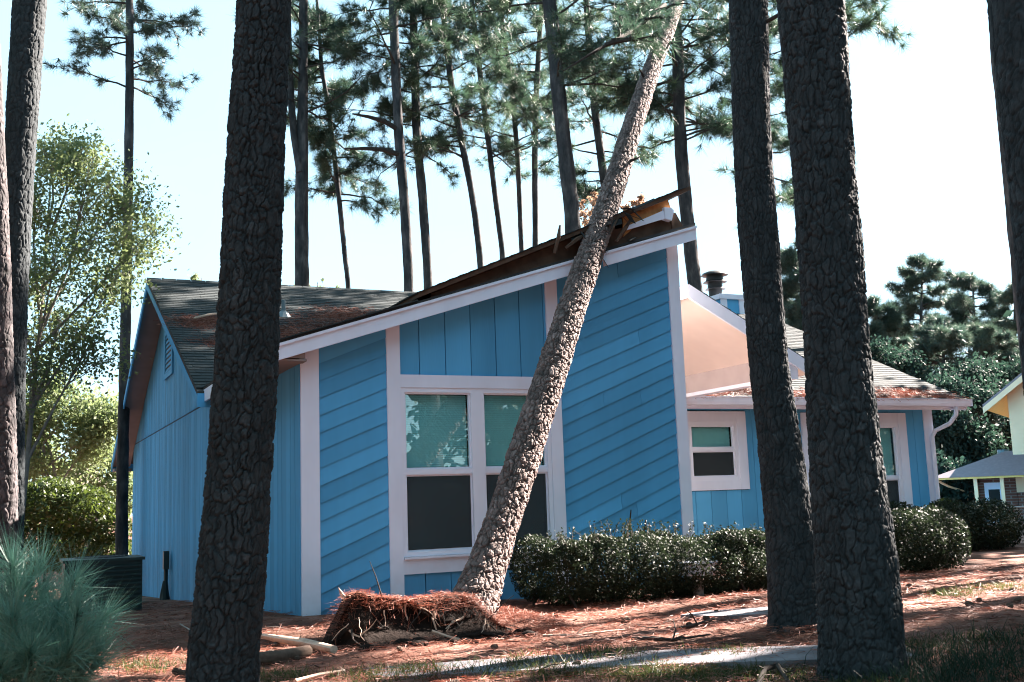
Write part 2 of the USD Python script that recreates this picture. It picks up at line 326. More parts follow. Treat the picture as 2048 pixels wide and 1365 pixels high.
# fascia and soffit of the shed roof
def rake(x0, x1, zf, y0, y1, t0, t1, name, m, parent):
    a = [[x0, y0, zf(x0)+t0], [x1, y0, zf(x1)+t0], [x1, y1, zf(x1)+t0], [x0, y1, zf(x0)+t0]]
    b = [[x0, y0, zf(x0)+t1], [x1, y0, zf(x1)+t1], [x1, y1, zf(x1)+t1], [x0, y1, zf(x0)+t1]]
    return MB().hexa(a, b).build(name, m, parent)
def shed_slab(x0, x1, zf, y0, yb0, yb1, t):
    a = np.array([[x0, y0, 0], [x1, y0, 0], [x1, yb1, 0], [x0, yb0, 0]], float); b = a.copy()
    for k in range(4): a[k, 2] = zf(a[k, 0])-t; b[k, 2] = zf(b[k, 0])
    return MB().hexa(a, b)
yb = lambda z: EAVE_Y+(z-EAVE_Z)/ROOFM
shed = shed_slab(-.36, 5.02, zshed, -.262, yb(zshed(-.36))+.1, yb(zshed(5.02))+.1, .03).build('shed_roof', M['deck'], house)
def ragged(x0, x1, t0, t1, y0, y1, name, dz=0.0, tear0=False, tear1=False):
    rr = np.random.default_rng(int(abs(x0)*100)); lo_, hi_ = [], []
    e0 = [(x0+(rr.uniform(-.05, .07) if tear0 else 0), q) for q in np.linspace(t0, t1, 6)]; e1 = [(x1+(rr.uniform(-.09, .05) if tear1 else 0), q) for q in np.linspace(t0, t1, 6)]
    pts = [(x, zshed(x)+q+dz) for x, q in e1]+[(x, zshed(x)+q+dz) for x, q in e0[::-1]]
    return MB().prism(sg.Polygon(pts), lambda u, v, d: np.stack([u, d, v], -1), y0, y1).build(name, M['white'], house)
ragged(-.36, 3.40, -.205, -.032, -.272, -.235, 'fascia_board', tear1=True); ragged(3.60, 5.02, -.205, -.032, -.272, -.235, 'fascia_board', -.012, tear0=True)
ragged(-.36, 3.36, -.062, -.030, -.292, -.2725, 'drip_trim', tear1=True); ragged(3.66, 5.02, -.062, -.030, -.292, -.2725, 'drip_trim', -.012, tear0=True)
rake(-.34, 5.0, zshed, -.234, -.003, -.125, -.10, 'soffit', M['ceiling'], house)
MB().hexa([[-.36, -.234, zshed(-.36)-.2], [-.33, -.234, zshed(-.36)-.2], [-.33, 4.1, zshed(-.36)-.2], [-.36, 4.1, zshed(-.36)-.2]],
          [[-.36, -.234, zshed(-.36)-.032], [-.33, -.234, zshed(-.33)-.032], [-.33, 4.1, zshed(-.33)-.032], [-.36, 4.1, zshed(-.36)-.032]]).build('fascia_board', M['white'], house)
rake(-.325, .02, lambda x: zshed(-.3), -.233, 4.1, -.2, -.18, 'soffit', M['soffit'], house)
def shingles(o, u, v, nrm, lu, lv, inside, name, parent, m=None, course=.14, tab=.31, seed=1, thick=.011):
    """Rows of overlapping shingle tabs on a slope."""
    r = np.random.default_rng(seed); V, F, n = [], [], 0; o, u, v, nrm = map(np.asarray, (o, u, v, nrm))
    for c in range(int(lv/course)):
        s = -r.uniform(0, tab)
        while s < lu:
            wd = tab*r.uniform(.82, 1.18); a, b = max(s, 0), min(s+wd-.006, lu); s += wd
            if b-a < .03: continue
            v0, v1 = c*course-.012+r.uniform(-.006, .006), (c+1)*course+.03
            P0 = o+u*((a+b)/2)+v*((v0+v1)/2)
            if not inside(P0): continue
            h = thick+r.uniform(0, .006)
            q = [o+u*a+v*v0+nrm*h, o+u*b+v*v0+nrm*h, o+u*b+v*v1+nrm*.002, o+u*a+v*v1+nrm*.002, o+u*a+v*v0, o+u*b+v*v0]
            V += q; F += [[n, n+1, n+2], [n, n+2, n+3], [n+4, n+5, n+1], [n+4, n+1, n], [n+4, n, n+3], [n+1, n+5, n+2]]; n += 6
    return say(MB().add(V, F).build(name, m or M['shingle'], parent), kind='stuff')
k = math.hypot(1, .317)
shingles((-.36, -.29, zshed(-.36)), (1/k, 0, .317/k), (0, 1, 0), (-.317/k, 0, 1/k), 1.7, 5.0, lambda P: P[2] > zmain(P[1])-.05, 'shingle_course', shed, seed=3)
MB().box(-.325, .0, -.2335, -.205, zshed(-.3)-.17, zshed(0)-.11).build('soffit', M['soffit'], house)
# lifted decking where the tree struck
zlift = lambda x: 3.395+.425*(x-1.25)
lift = shed_slab(1.25, 4.96, zlift, -.30, yb(zlift(1.25)), yb(zlift(4.96)), .05).build('lifted_roof_deck', M['rafter'], house)
k = math.hypot(1, .425)
shingles((1.25, -.315, zlift(1.25)+.002), (0, 1, 0), (1/k, 0, .425/k), (-.425/k, 0, 1/k), 9.2, 4.02, lambda P: P[2] > zmain(P[1])-.1, 'shingle_course', lift, seed=5)
def piece(pts, y0, y1, name, m): return MB().prism(sg.Polygon(pts), lambda u, v, d: np.stack([u, d, v], -1), y0, y1).build(name, m, house)
lo = lambda x: zshed(x)+.004
piece([(1.45, lo(1.45)), (3.45, lo(3.45)), (3.45, zlift(3.45)-.055), (1.45, zlift(1.45)-.055)], -.17, -.14, 'gable_sheathing', M['rafter'])
piece([(3.46, lo(3.46)), (4.72, lo(4.72)), (4.66, lo(4.66)+.16), (3.9, lo(3.9)+.20), (3.72, zlift(3.72)-.06), (3.46, zlift(3.46)-.055)], -.19, -.15, 'gable_sheathing', M['rafter'])
piece([(3.98, zlift(3.98)-.30), (4.20, zlift(4.2)-.21), (4.70, zlift(4.70)-.20), (4.66, zlift(4.66)-.055), (3.98, zlift(3.98)-.055)], -.215, -.195, 'torn_plywood', M['plywood'])
piece([(4.00, 4.33), (4.05, 4.40), (4.55, 4.625), (4.62, 4.53), (4.5, 4.50)], -.255, -.225, 'torn_fascia', M['white'])
piece([(4.565, 4.52), (4.66, 4.50), (4.70, 4.63), (4.665, 4.665), (4.56, 4.665)], -.275, -.17, 'fascia_end', M['white'])
piece([(4.70, lo(4.7)), (4.86, lo(4.86)), (4.76, lo(4.76)+.20), (4.69, lo(4.69)+.21)], -.22, -.06, 'rafter_end', M['rafter'])
for x in (1.9, 2.5, 3.1, 4.3):
    MB().box(x-.02, x+.02, -.139, 3.2, lo(x), zlift(x)-.052).build('rafter', M['rafter'], house)
rt = np.random.default_rng(4)
for kx in range(18):
    x = 3.05+1.05*rt.uniform()**.8; z = (zshed(x) if rt.uniform() < .45 else zlift(x))+rt.normal(0, .03); a = rt.uniform(-1.0, .8); l, wd_ = rt.uniform(.10, .26), rt.uniform(.06, .16)
    e1, e2 = np.array([math.cos(a), rt.normal(0, .4), math.sin(a)])*l, np.array([rt.normal(0, .3), -.6, -.8*rt.uniform()])*wd_; o_ = np.array([x, -.28+rt.normal(0, .04), z])
    nn = unit(np.cross(e1, e2))*.006; c4 = np.array([o_, o_+e1, o_+e1*.9+e2, o_+e2*1.1]); MB().hexa(c4, c4+nn).build('torn_shingle', M['shingle'], house)
for kx, (xa, za, xb, zb) in enumerate([(3.35, 4.05, 3.75, 4.33), (3.55, 4.0, 3.85, 4.45), (3.1, 4.02, 3.4, 4.22), (3.8, 4.15, 4.05, 4.47), (2.95, 3.95, 3.05, 4.3)]):
    MB().tube([[xa, -.33, za], [(xa+xb)/2, -.36, (za+zb)/2+.02], [xb, -.31, zb]], [.02, .028, .012], 5).build('splinter', M['rafter'], house)
# left wall: lower part straight, gable above
OV = .45
gable = sg.Polygon([(0, -1.2), (16.75, -1.2), (16.75, 2.72), (RIDGE_Y, zmain(RIDGE_Y)-.1), (4.4, 2.82), (0, 2.66)])
lw = MB().prism(gable, left, -.12, -.02).build('wall', M['groove'], house)
vertical(gable.intersection(sg.box(.0, -1.2, 16.75, 2.755)), left, lw, .203, 0.0, .009)
vertical(gable.intersection(sg.box(4.5, 2.785, 16.75, 9)), left, lw, .203, 4.466, .009)
MB().prism(sg.box(4.3, 2.756, 16.7, 2.783), left, -.02, .002).build('flashing', M['groove'], house)
v = MB(); ring = sg.box(9.72, 3.70, 10.86, 4.66).difference(sg.box(9.84, 3.80, 10.74, 4.56))
vent = v.prism(ring, left, .01, .045).build('gable_vent', M['blue'], house)
MB().prism(sg.box(9.8, 3.76, 10.8, 4.6), left, .009, .012).build('vent_opening', M['black'], vent)
for z in np.arange(3.83, 4.54, .095):
    MB().hexa([[-.038, 9.85, z], [-.038, 10.73, z], [-.030, 10.73, z-.012], [-.030, 9.85, z-.012]], [[-.016, 9.85, z+.062], [-.016, 10.73, z+.062], [-.010, 10.73, z+.05], [-.010, 9.85, z+.05]]).build('vent_slat', M['blue'], vent)
# main roof slopes
WR = W+.55
mf = MB().hexa([[-OV, EAVE_Y, EAVE_Z-.06], [WR, EAVE_Y, EAVE_Z-.06], [WR, RIDGE_Y, zmain(RIDGE_Y)-.06], [-OV, RIDGE_Y, zmain(RIDGE_Y)-.06]],
               [[-OV, EAVE_Y, EAVE_Z], [WR, EAVE_Y, EAVE_Z], [WR, RIDGE_Y, zmain(RIDGE_Y)], [-OV, RIDGE_Y, zmain(RIDGE_Y)]])
yr = 2*RIDGE_Y-EAVE_Y+.75
zr = EAVE_Z-.34
mf.hexa([[-OV, RIDGE_Y, zmain(RIDGE_Y)-.06], [WR, RIDGE_Y, zmain(RIDGE_Y)-.06], [WR, yr, zr-.06], [-OV, yr, zr-.06]],
        [[-OV, RIDGE_Y, zmain(RIDGE_Y)], [WR, RIDGE_Y, zmain(RIDGE_Y)], [WR, yr, zr], [-OV, yr, zr]])
main = mf.build('main_roof', M['deck'], house)
k = math.hypot(1, ROOFM); LV = (RIDGE_Y-EAVE_Y)*k
def keep(P):
    x, y, z = P
    if -.36 < x < 1.25 and zshed(x) > z+.02: return False
    if 1.25 <= x < 4.96 and zlift(x) > z+.02: return False
    if 5.4 < x < 7.6 and 3.9-.51*(x-5.45) > z+.02: return False
    return True
shingles((-OV, EAVE_Y-.02, EAVE_Z+.002), (1, 0, 0), (0, 1/k, ROOFM/k), (0, -ROOFM/k, 1/k), WR+OV, LV, keep, 'shingle_course', main, seed=8)
rc = MB()
for x in np.arange(-OV, WR-.1, .28):
    rc.hexa([[x, RIDGE_Y-.13, zmain(RIDGE_Y)-.04], [x+.27, RIDGE_Y-.13, zmain(RIDGE_Y)-.04], [x+.27, RIDGE_Y, zmain(RIDGE_Y)+.025], [x, RIDGE_Y, zmain(RIDGE_Y)+.025]],
            [[x, RIDGE_Y-.13, zmain(RIDGE_Y)-.03], [x+.27, RIDGE_Y-.13, zmain(RIDGE_Y)-.03], [x+.27, RIDGE_Y+.01, zmain(RIDGE_Y)+.04], [x, RIDGE_Y+.01, zmain(RIDGE_Y)+.04]])
say(rc.build('ridge_cap', M['shingle'], main), kind='stuff')
# rake boards and soffits at both gable ends
def slope_board(x0, x1, ya, za, yb_, zb, t0, t1, name, m):
    return MB().hexa([[x0, ya, za+t0], [x1, ya, za+t0], [x1, yb_, zb+t0], [x0, yb_, zb+t0]], [[x0, ya, za+t1], [x1, ya, za+t1], [x1, yb_, zb+t1], [x0, yb_, zb+t1]]).build(name, m, house)
zR = zmain(RIDGE_Y)
for xa, xb, s0, s1 in ((-OV-.005, -OV+.025, -OV+.026, -.012), (WR-.025, WR+.005, W+.012, WR-.026)):
    slope_board(xa, xb, EAVE_Y+.02, zmain(EAVE_Y+.02), RIDGE_Y, zR, -.19, -.062, 'rake_board', M['white'] if xa > 0 else M['blue'])
    slope_board(xa, xb, RIDGE_Y, zR, yr, zr, -.19, -.062, 'rake_board', M['blue'])
    slope_board(s0, s1, EAVE_Y+.3, zmain(EAVE_Y+.3), RIDGE_Y, zR, -.13, -.10, 'soffit', M['soffit'])
    slope_board(s0, s1, RIDGE_Y, zR, yr-.02, zr, -.13, -.10, 'soffit', M['soffit'])
MB().box(-OV+.026, -.012, yr-.5, yr-.03, zr-.26, zr-.19).build('eave_return', M['soffit'], house)
MB().box(-OV-.01, .5, yr, yr+.03, zr-.25, zr-.03).build('fascia_board', M['blue'], house)
MB().box(-OV-.004, .1, EAVE_Y-.03, EAVE_Y, EAVE_Z-.22, EAVE_Z-.03).build('fascia_board', M['blue'], house)
# right wing wall, trim, windows, gutter
ww = MB().prism(sg.box(4.9, -.2, W-.005, 2.66).difference(sg.box(7.93, 1.33, 8.94, 2.34)).difference(sg.box(10.64, .57, 12.76, 2.30)), wing, -.14, -.02).build('wall', M['groove'], house)
reg = cut(sg.box(4.95, -.1, W, 2.62), sg.box(7.70, 1.14, 9.16, 2.55), sg.box(10.41, .36, 12.99, 2.52))
vertical(reg, wing, ww, .325, 4.75, .010)
def cased(x0, x1, z0, z1, tw, cols, rail):
    trim(x0, x0+tw, z0, z1, wing); trim(x1-tw, x1, z0, z1, wing)
    trim(x0+tw+.001, x1-tw-.001, z1-tw*.95, z1, wing, .031); trim(x0+tw+.001, x1-tw-.001, z0, z0+tw*.85, wing, .031)
    window(x0+tw+.001, x1-tw-.001, z0+tw*.85, z1-tw*.95, wing, cols, rail, fw_=.075, mull=.10)
cased(7.72, 9.15, 1.15, 2.53, .19, [0], 1.86)
cased(10.42, 12.98, .38, 2.51, .20, [0, 1], 1.27)
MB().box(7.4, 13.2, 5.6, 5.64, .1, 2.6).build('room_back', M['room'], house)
trim(W-.20, W+.03, -.1, 2.62, wing, .036)
MB().box(W+.001, W+.03, 4.4, 16.7, -.9, 2.66).build('wall', M['blue'], house)
gr = sg.Polygon([(4.4, 2.66), (16.75, 2.66), (RIDGE_Y, zR-.12)])
MB().prism(gr, lambda u, v, d: np.stack([W+d, u, v], -1), 0.001, .03).build('wall', M['blue'], house)
MB().box(.1, W-.01, 16.72, 16.75, -1, 2.66).build('wall', M['blue'], house)
MB().box(7.0, WR, 4.02, 4.40, EAVE_Z-.13, EAVE_Z-.11).build('soffit', M['soffit'], house)
MB().box(7.0, WR, 3.985, 4.02, EAVE_Z-.20, EAVE_Z-.03).build('fascia_board', M['white'], house)
gp = np.array([[0, 0], [.105, 0], [.125, .05], [.135, .115], [.150, .125], [.150, .133], [.127, .133], [.118, .12], [.112, .055], [.095, .012], [.012, .012], [.012, .13], [0, .13]])
gut = MB().prism(sg.Polygon(gp), lambda u, v, d: np.stack([d, 3.984-u, EAVE_Z-.135+v], -1), 7.1, WR+.02)
gut.box(WR+.02, WR+.03, 3.984-.14, 3.984, EAVE_Z-.135, EAVE_Z-.01)
gut.build('gutter', M['white'], house)
dsx = W-.06
ds = MB().tube([[dsx+.28, 3.92, EAVE_Z-.13], [dsx+.28, 3.95, EAVE_Z-.30], [dsx+.20, 4.05, EAVE_Z-.46], [dsx+.05, 4.28, EAVE_Z-.58], [dsx, 4.325, EAVE_Z-.70], [dsx, 4.325, 1.2], [dsx, 4.325, .25], [dsx, 4.2, .12]], .042, 8)
ds.build('downspout', M['white'], house)
MB().box(.02, 4.87, -.015, .1, -.35, -.061).build('foundation', M['foundation'], house)
MB().box(4.9, W-.02, 4.415, 4.5, -.35, -.101).build('foundation', M['foundation'], house)
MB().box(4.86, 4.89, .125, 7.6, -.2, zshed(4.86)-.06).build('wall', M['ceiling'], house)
# porch canopy between the tall room and the wing
PY, PX0, PX1 = .62, 5.47, 7.62
zp = lambda x: 3.91-.515*(x-PX0)
def pslab(x0, x1, y0, t0, t1):
    a = np.array([[x0, y0, 0], [x1, y0, 0], [x1, max(yb(zp(x1)), 4.0)+.05, 0], [x0, yb(zp(x0))+.05, 0]], float); b = a.copy()
    for q_ in range(4): a[q_, 2] = zp(a[q_, 0])+t0; b[q_, 2] = zp(b[q_, 0])+t1
    return MB().hexa(a, b)
pr = pslab(PX0, PX1, PY, -.045, 0).build('porch_roof', M['deck'], house)
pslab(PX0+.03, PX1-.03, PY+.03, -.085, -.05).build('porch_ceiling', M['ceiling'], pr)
k = math.hypot(1, .515)
shingles((PX1, PY-.02, zp(PX1)+.002), (0, 1, 0), (-1/k, 0, .515/k), (.515/k, 0, 1/k), 6.5, (PX1-PX0)*k, lambda P: P[2] > zmain(P[1]), 'shingle_course', pr, seed=12)
rake(PX0, PX1, zp, PY-.035, PY-.001, -.205, -.012, 'porch_fascia', M['white'], pr)
MB().box(PX0-.03, PX0-.001, PY-.035, 6.2, zp(PX0)-.19, zp(PX0)-.012).build('porch_fascia', M['white'], pr)
MB().box(7.09, 7.21, PY+.03, 4.39, 2.70, 2.99).build('porch_beam', M['beam'], house)
MB().box(7.06, 7.24, PY+.0, 3.98, 2.645, 2.699).build('beam_trim', M['white'], house)
MB().box(7.075, 7.24, PY-.002, PY+.028, 2.70, zp(7.2)-.1).build('beam_end_trim', M['white'], house)
# chimney
ch0 = at(1463, 600, ahead([13.0, 10.25, 5.4]))
cx0, cx1, cy0, cy1 = 12.93, 13.62, 9.95, 11.1
zt = 5.93
chim = MB().box(cx0, cx1, cy0, cy1, 4.6, zt-.1).build('chimney', M['blue'], house)
MB().box(cx0-.02, cx0+.16, cy0-.03, cy0-.001, 4.9, zt-.12).build('corner_trim', M['white'], chim)
MB().box(cx1-.16, cx1+.02, cy0-.03, cy0-.001, 4.9, zt-.12).build('corner_trim', M['white'], chim)
MB().box(cx0-.06, cx1+.06, cy0-.06, cy1+.06, zt-.119, zt).build('chimney_top', M['white'], chim)
cc = MB(); cx, cy = cx0+.22, 10.45
for z0, r in ((zt, .17), (zt+.22, .17), (zt+.42, .17)):
    pass
prof = [(0, .17), (.22, .17), (.221, .26), (.26, .19), (.40, .18), (.401, .30), (.45, .22), (.58, .20), (.581, .34), (.63, .30), (.68, .18), (.71, .02)]
th = np.arange(20)/20*2*np.pi
V = np.array([[cx+r*np.cos(t), cy+r*np.sin(t), zt+.001+z] for z, r in prof for t in th])
F = [[i*20+j, i*20+(j+1) % 20, (i+1)*20+(j+1) % 20, (i+1)*20+j] for i in range(len(prof)-1) for j in range(20)]
MB().add(V, F).build('chimney_cap', M['black'], chim, smooth=30)
# plumbing vents on the main slope
for (x, y, h) in ((1.70, 8.05, .30),):
    b = MB().tube([[x, y, zmain(y)-.02], [x, y, zmain(y)+h]], .04, 10); b.build('vent_pipe', M['galv'], house)
    MB().tube([[x, y, zmain(y)-.05], [x, y, zmain(y)+.05], [x, y, zmain(y)+.10]], [.16, .10, .045], 10).build('pipe_flashing', M['galv'], house)

# ------------------------------------------------------------------ pine trees
def voro(u, v, nu, nv, seed, su=1.0):
    """Cell edge distance and a random value of each cell on a wrapped grid of nu cells round and nv up."""
    r = np.random.default_rng(seed); ju, jv, jr = r.uniform(.12, .88, (3, nv+4, nu))
    ci, cj = np.floor(u*nu).astype(int), np.floor(v).astype(int)
    f1 = np.full(u.shape, 9.0); f2 = f1.copy(); val = np.zeros(u.shape)
    for di in (-1, 0, 1):
        for dj in (-1, 0, 1):
            a, b = ci+di, np.clip(cj+dj, 0, nv+3)
            off = .5*(b % 2)
            d = np.hypot((u*nu-(a+ju[b, a % nu])), (v-(cj+dj+jv[b, a % nu])))
            new = d < f1
            f2 = np.where(new, f1, np.minimum(f2, d)); val = np.where(new, jr[b, a % nu], val); f1 = np.where(new, d, f1)
    return f2-f1, val
def smoothpath(pts, n):
    pts = np.asarray(pts, float); s = np.concatenate([[0], np.cumsum(np.linalg.norm(np.diff(pts[:, :3], axis=0), axis=1))])
    from scipy.interpolate import PchipInterpolator
    t = np.linspace(0, s[-1], n); return np.stack([PchipInterpolator(s, pts[:, c])(t) for c in range(pts.shape[1])], 1), t
def plated_trunk(path, seed, plate=.055, relief=.013, res=.009, nang=170):
    """path: (x, y, z, radius) rows from the ground up; plates of bark stand out of dark furrows."""
    length = np.linalg.norm(np.diff(path[:, :3], axis=0), axis=1).sum(); n = int(length/res)
    P, s = smoothpath(path, n); rad = P[:, 3]; t, a, b = frames(P[:, :3])
    # finer steps round the side that faces the house yard
    base = np.linspace(0, 1, 4000); c = (P[len(P)//2, :3]-CAM); th0 = math.atan2(-(c@b[0]), -(c@a[0]))
    dens = 1+5*(np.cos((base*2*np.pi)-np.pi) > -.25)
    cd = np.cumsum(dens); cd = cd/cd[-1]; th = np.interp(np.arange(nang)/nang, cd, base)*2*np.pi-np.pi+th0
    u = np.mod(th/(2*np.pi), 1)[None, :]+0*s[:, None]; rm = float(np.median(rad)); nu = max(8, int(2*np.pi*rm/plate))
    cs_, sn_ = np.cos(th)[None]*rm/plate+0*s[:, None], np.sin(th)[None]*rm/plate+0*s[:, None]; sz = s[:, None]/plate+0*u
    wob = (meshkit.fbm(np.stack([cs_*.9, sn_*.9, sz*.7], -1), 3, seed)-.5)*1.1
    wob2 = (meshkit.fbm(np.stack([cs_*.9+31, sn_*.9, sz*.7], -1), 3, seed+3)-.5)*1.2
    uu = np.mod(u+(wob+1.4*(meshkit.fbm(np.stack([cs_*.3+9, sn_*.3, sz*.2], -1), 2, seed+6)-.5))/nu, 1); vv = s[:, None]/(plate*2.1)+wob2+4+2.6*(meshkit.fbm(np.stack([cs_*.25, sn_*.25, sz*.16], -1), 2, seed+8)-.5)+0*u
    e, val = voro(uu, vv, nu, int(length/(plate*2.1))+12, seed)
    h = np.clip(e/.24, 0, 1); h = h*h*(3-2*h)
    nb_ = max(5, int(nu/2.3)); eb, vb = voro(np.mod(u+wob*.9/nu, 1), s[:, None]/(plate*4.2)+wob2*.4+2+0*u, nb_, int(length/(plate*4.2))+8, seed+5)
    hb_ = np.clip(eb/.13, 0, 1); hb_ = hb_*hb_*(3-2*hb_)
    e3, v3 = voro(np.mod(uu+.3*wob2/nu, 1), vv*2.3, nu*2, int(length/(plate*2.1)*2.3)+22, seed+9)
    fine = meshkit.fbm(np.stack([cs_*5, sn_*5, sz*3.2], -1), 3, seed)-.5
    d = relief*(.55*h*(.45+1.1*val)+.42*hb_*(.5+.6*vb)+.30*h*v3*np.clip(e3/.16, 0, 1)+.44*fine*(.3+.7*h)-.75)
    r = rad[:, None]+d*np.clip(rad[:, None]/.12, .3, 1.25)
    lump = (meshkit.fbm(np.stack([np.cos(th)[None]*1.4+0*s[:, None], np.sin(th)[None]*1.4+0*s[:, None], s[:, None]*1.1+0*u], -1), 2, seed+2)-.5)
    r = r*(1+.10*lump)
    v = P[:, None, :3]+r[..., None]*(np.cos(th)[None, :, None]*a[:, None]+np.sin(th)[None, :, None]*b[:, None])
    i, j = np.meshgrid(np.arange(n-1), np.arange(nang), indexing='ij')
    q = np.stack([i*nang+j, i*nang+(j+1) % nang, (i+1)*nang+(j+1) % nang, (i+1)*nang+j], -1).reshape(-1, 4)
    ht_ = np.clip(e/.13, 0, 1); tone = np.clip(.10+ht_*(.25+.75*hb_)*(.38+.34*val)*(.72+.5*v3)*np.clip(.45+e3/.16, 0, 1)+.35*fine, 0, 1)
    global TONE; TONE = tone.reshape(-1).astype(np.float32)
    return v.reshape(-1, 3), q
def add_tone(prim):
    UsdGeom.PrimvarsAPI(prim).CreatePrimvar('tone', Sdf.ValueTypeNames.FloatArray, UsdGeom.Tokens.vertex).Set(Vt.FloatArray.FromNumpy(TONE)); return prim
def needle_tufts(tips, dirs, n=34, length=.22, width=.007, r=rng, spread=1.0, droop=.25):
    """Bursts of long needles at twig tips: one slender triangle each."""
    k = len(tips); tips = np.repeat(tips, n, 0); d0 = np.repeat(unit(dirs), n, 0)
    d = unit(d0*.75+r.normal(0, .62*spread, (k*n, 3))); d[:, 2] -= droop*r.uniform(0, 1, k*n); d = unit(d)
    ln = length*r.uniform(.65, 1.15, k*n)[:, None]; st = tips-d0*r.uniform(0, .14, (k*n, 1))*length*2
    side = unit(np.cross(d, r.normal(size=(k*n, 3))))*width*.5
    v = np.stack([st-side, st+side, st+d*ln], 1).reshape(-1, 3)
    return v, np.arange(k*n*3).reshape(-1, 3)
def limb_curve(p, az, up, length, r, bend):
    s = np.linspace(0, 1, 6)[:, None]; d = np.array([math.cos(az), math.sin(az), 0])
    z = up*s+bend*s*s
    w = r.normal(0, .03, (6, 3))*length*s
    return p+length*(d*s*math.cos(.3)+np.array([0, 0, 1])*z)+w
def pine_crown(path, r, count, length, z0, z1, tuft=.24, needles=30, width=.008, droopy=.2, sides=None, twigs=7, thin=1.0, limbr=.03):
    """Limbs with twigs (one mesh) and needles (another) on a trunk given by (x, y, z, radius) rows."""
    wood, tips, dirs = MB(), [], []
    Z = path[:, 2]
    for k in range(count):
        h = z0+(z1-z0)*(k+r.uniform(0, 1))/count
        p = np.array([np.interp(h, Z, path[:, c]) for c in range(3)])
        f = (h-z0)/max(z1-z0, .1); ln = length*(.55+.6*r.uniform())*(1-.45*f*f)
        az = r.uniform(0, 2*np.pi) if sides is None else r.choice(sides)+r.normal(0, .5)
        c = limb_curve(p, az, r.uniform(-.12, .42), ln, r, r.uniform(-.25, .18))
        wood.tube(c, np.linspace(limbr, .008, 6)*(.6+.4*ln/length), 5, False)
        for q_ in range(twigs):
            s = r.uniform(.28, 1.0) if q_ else 1.0
            i0 = min(int(s*5), 4); a = c[i0]+(c[i0+1]-c[i0])*(s*5-i0)
            d = unit(c[i0+1]-c[i0])+r.normal(0, .75, 3)*np.array([1, 1, .6])+np.array([0, 0, .15-droopy]); d = unit(d)
            tl = ln*r.uniform(.12, .34); e = a+d*tl
            wood.tube([a, a+d*tl*.5+r.normal(0, .02, 3), e], [.010, .007, .004], 3, False)
            for g in range(int(r.integers(2, 5))):
                if r.uniform() > thin: continue
                b = a+(e-a)*r.uniform(.35, 1.0)+r.normal(0, .07, 3); tips.append(b); dirs.append(d*.8+r.normal(0, .45, 3)+np.array([0, 0, .15]))
            tips.append(e); dirs.append(d)
    v, f = needle_tufts(np.array(tips), np.array(dirs), needles, tuft, width, r)
    return wood, MB().add(v, f)
def px_path(rows, dist, ground=True, zt=None):
    """rows: (x, y, width) of the trunk in the photograph from the base up; extended straight above."""
    out = []
    for (x, y, w_) in rows:
        P = at(x, y, dist); depth = (P-CAM)@_f; out.append([*P, w_/2*depth/FPX])
    out = np.array(out)
    if ground:
        g = out[0].copy(); d = out[0]-out[1]; zg = float(gz(g[0], g[1]))-.12
        if g[2] > zg+.02:
            t = (g[2]-zg)/max(1e-6, -d[2]) if d[2] < -1e-6 else 0; g2 = g+d*t; g2[3] = g[3]*1.06; g2[2] = zg; out = np.vstack([g2, out])
        else: out[0, 2] = min(out[0, 2], zg)
    if zt is not None and zt > out[-1, 2]:
        d = out[-1]-out[-2]; d = d/max(d[2], .05); t = zt-out[-1, 2]; e = out[-1]+d*t; e[3] = max(.02, out[-1, 3]*max(.12, 1-t/9.0)); out = np.vstack([out, (out[-1]+e)/2*np.array([1, 1, 1, 1]), e])
    return out
def flare(path, amount=.35, h=.5):
    b = path[0].copy(); d = path[1]-path[0]; L_ = np.linalg.norm(d[:3])
    add = []
    for s in (.0, .12, .3, .6):
        if s*h < L_*.95:
            p = path[0]+d*(s*h/L_); p = p.copy(); p[3] *= 1+amount*(1-s/.6)**2; add.append(p)
    return np.vstack([add, path[1:]])
def pine(name, label, path, near=False, crown=None, seed=0, plate=.055, relief=.013, barkm=None, nang=170, res=.009, group=None, ncol='needles', high=None):
    r = np.random.default_rng(seed+100); o = path[0, :3]
    t = thing(name, label, 'tree', group, o)
    if near:
        v, q_ = plated_trunk(path, seed, plate, relief, res, nang)
        add_tone(MB().add(v, q_).build('trunk', barkm or M['plates'], t, True, o))
    else:
        P, s = smoothpath(path, 60); w_ = P.copy()
        w_[:, :2] += (meshkit.fbm(np.stack([s*.35, s*0+seed, s*0], -1), 3, seed)[:, None]-.5)*.25*np.array([1, .6])*np.clip(s/4, 0, 1)[:, None]*0
        MB().tube(P[:, :3], P[:, 3], 14, True, .07).build('trunk', barkm or M['bark'], t, 50, o)
    if high:
        d = path[-1]-path[-2]; d = d/d[2]; up = [path[-1]]
        for z_ in np.linspace(path[-1, 2]+1.5, high, 5): e = path[-1]+d*(z_-path[-1, 2]); e[3] = path[-1, 3]*(1-.85*(z_-path[-1, 2])/(high-path[-1, 2])); up.append(e)
        up = np.array(up); MB().tube(up[:, :3], up[:, 3], 12).build('upper_trunk', M['bark'], t, 50, o)
        w2, n2 = pine_crown(up, r, 26, 3.1, high-7.5, high-.2, tuft=.32, needles=20, width=.016, twigs=8, limbr=.05)
        say(w2.build('limbs', M['twig'], t, False, o), kind='stuff'); say(n2.build('crown', M['needles'], t, False, o), kind='stuff')
    for c in (crown if isinstance(crown, list) else [crown] if crown else []):
        wood, need = pine_crown(path, r, **c)
        say(wood.build('limbs', M['twig'], t, False, o), kind='stuff'); say(need.build('crown', M[ncol], t, False, o), kind='stuff')
    return t
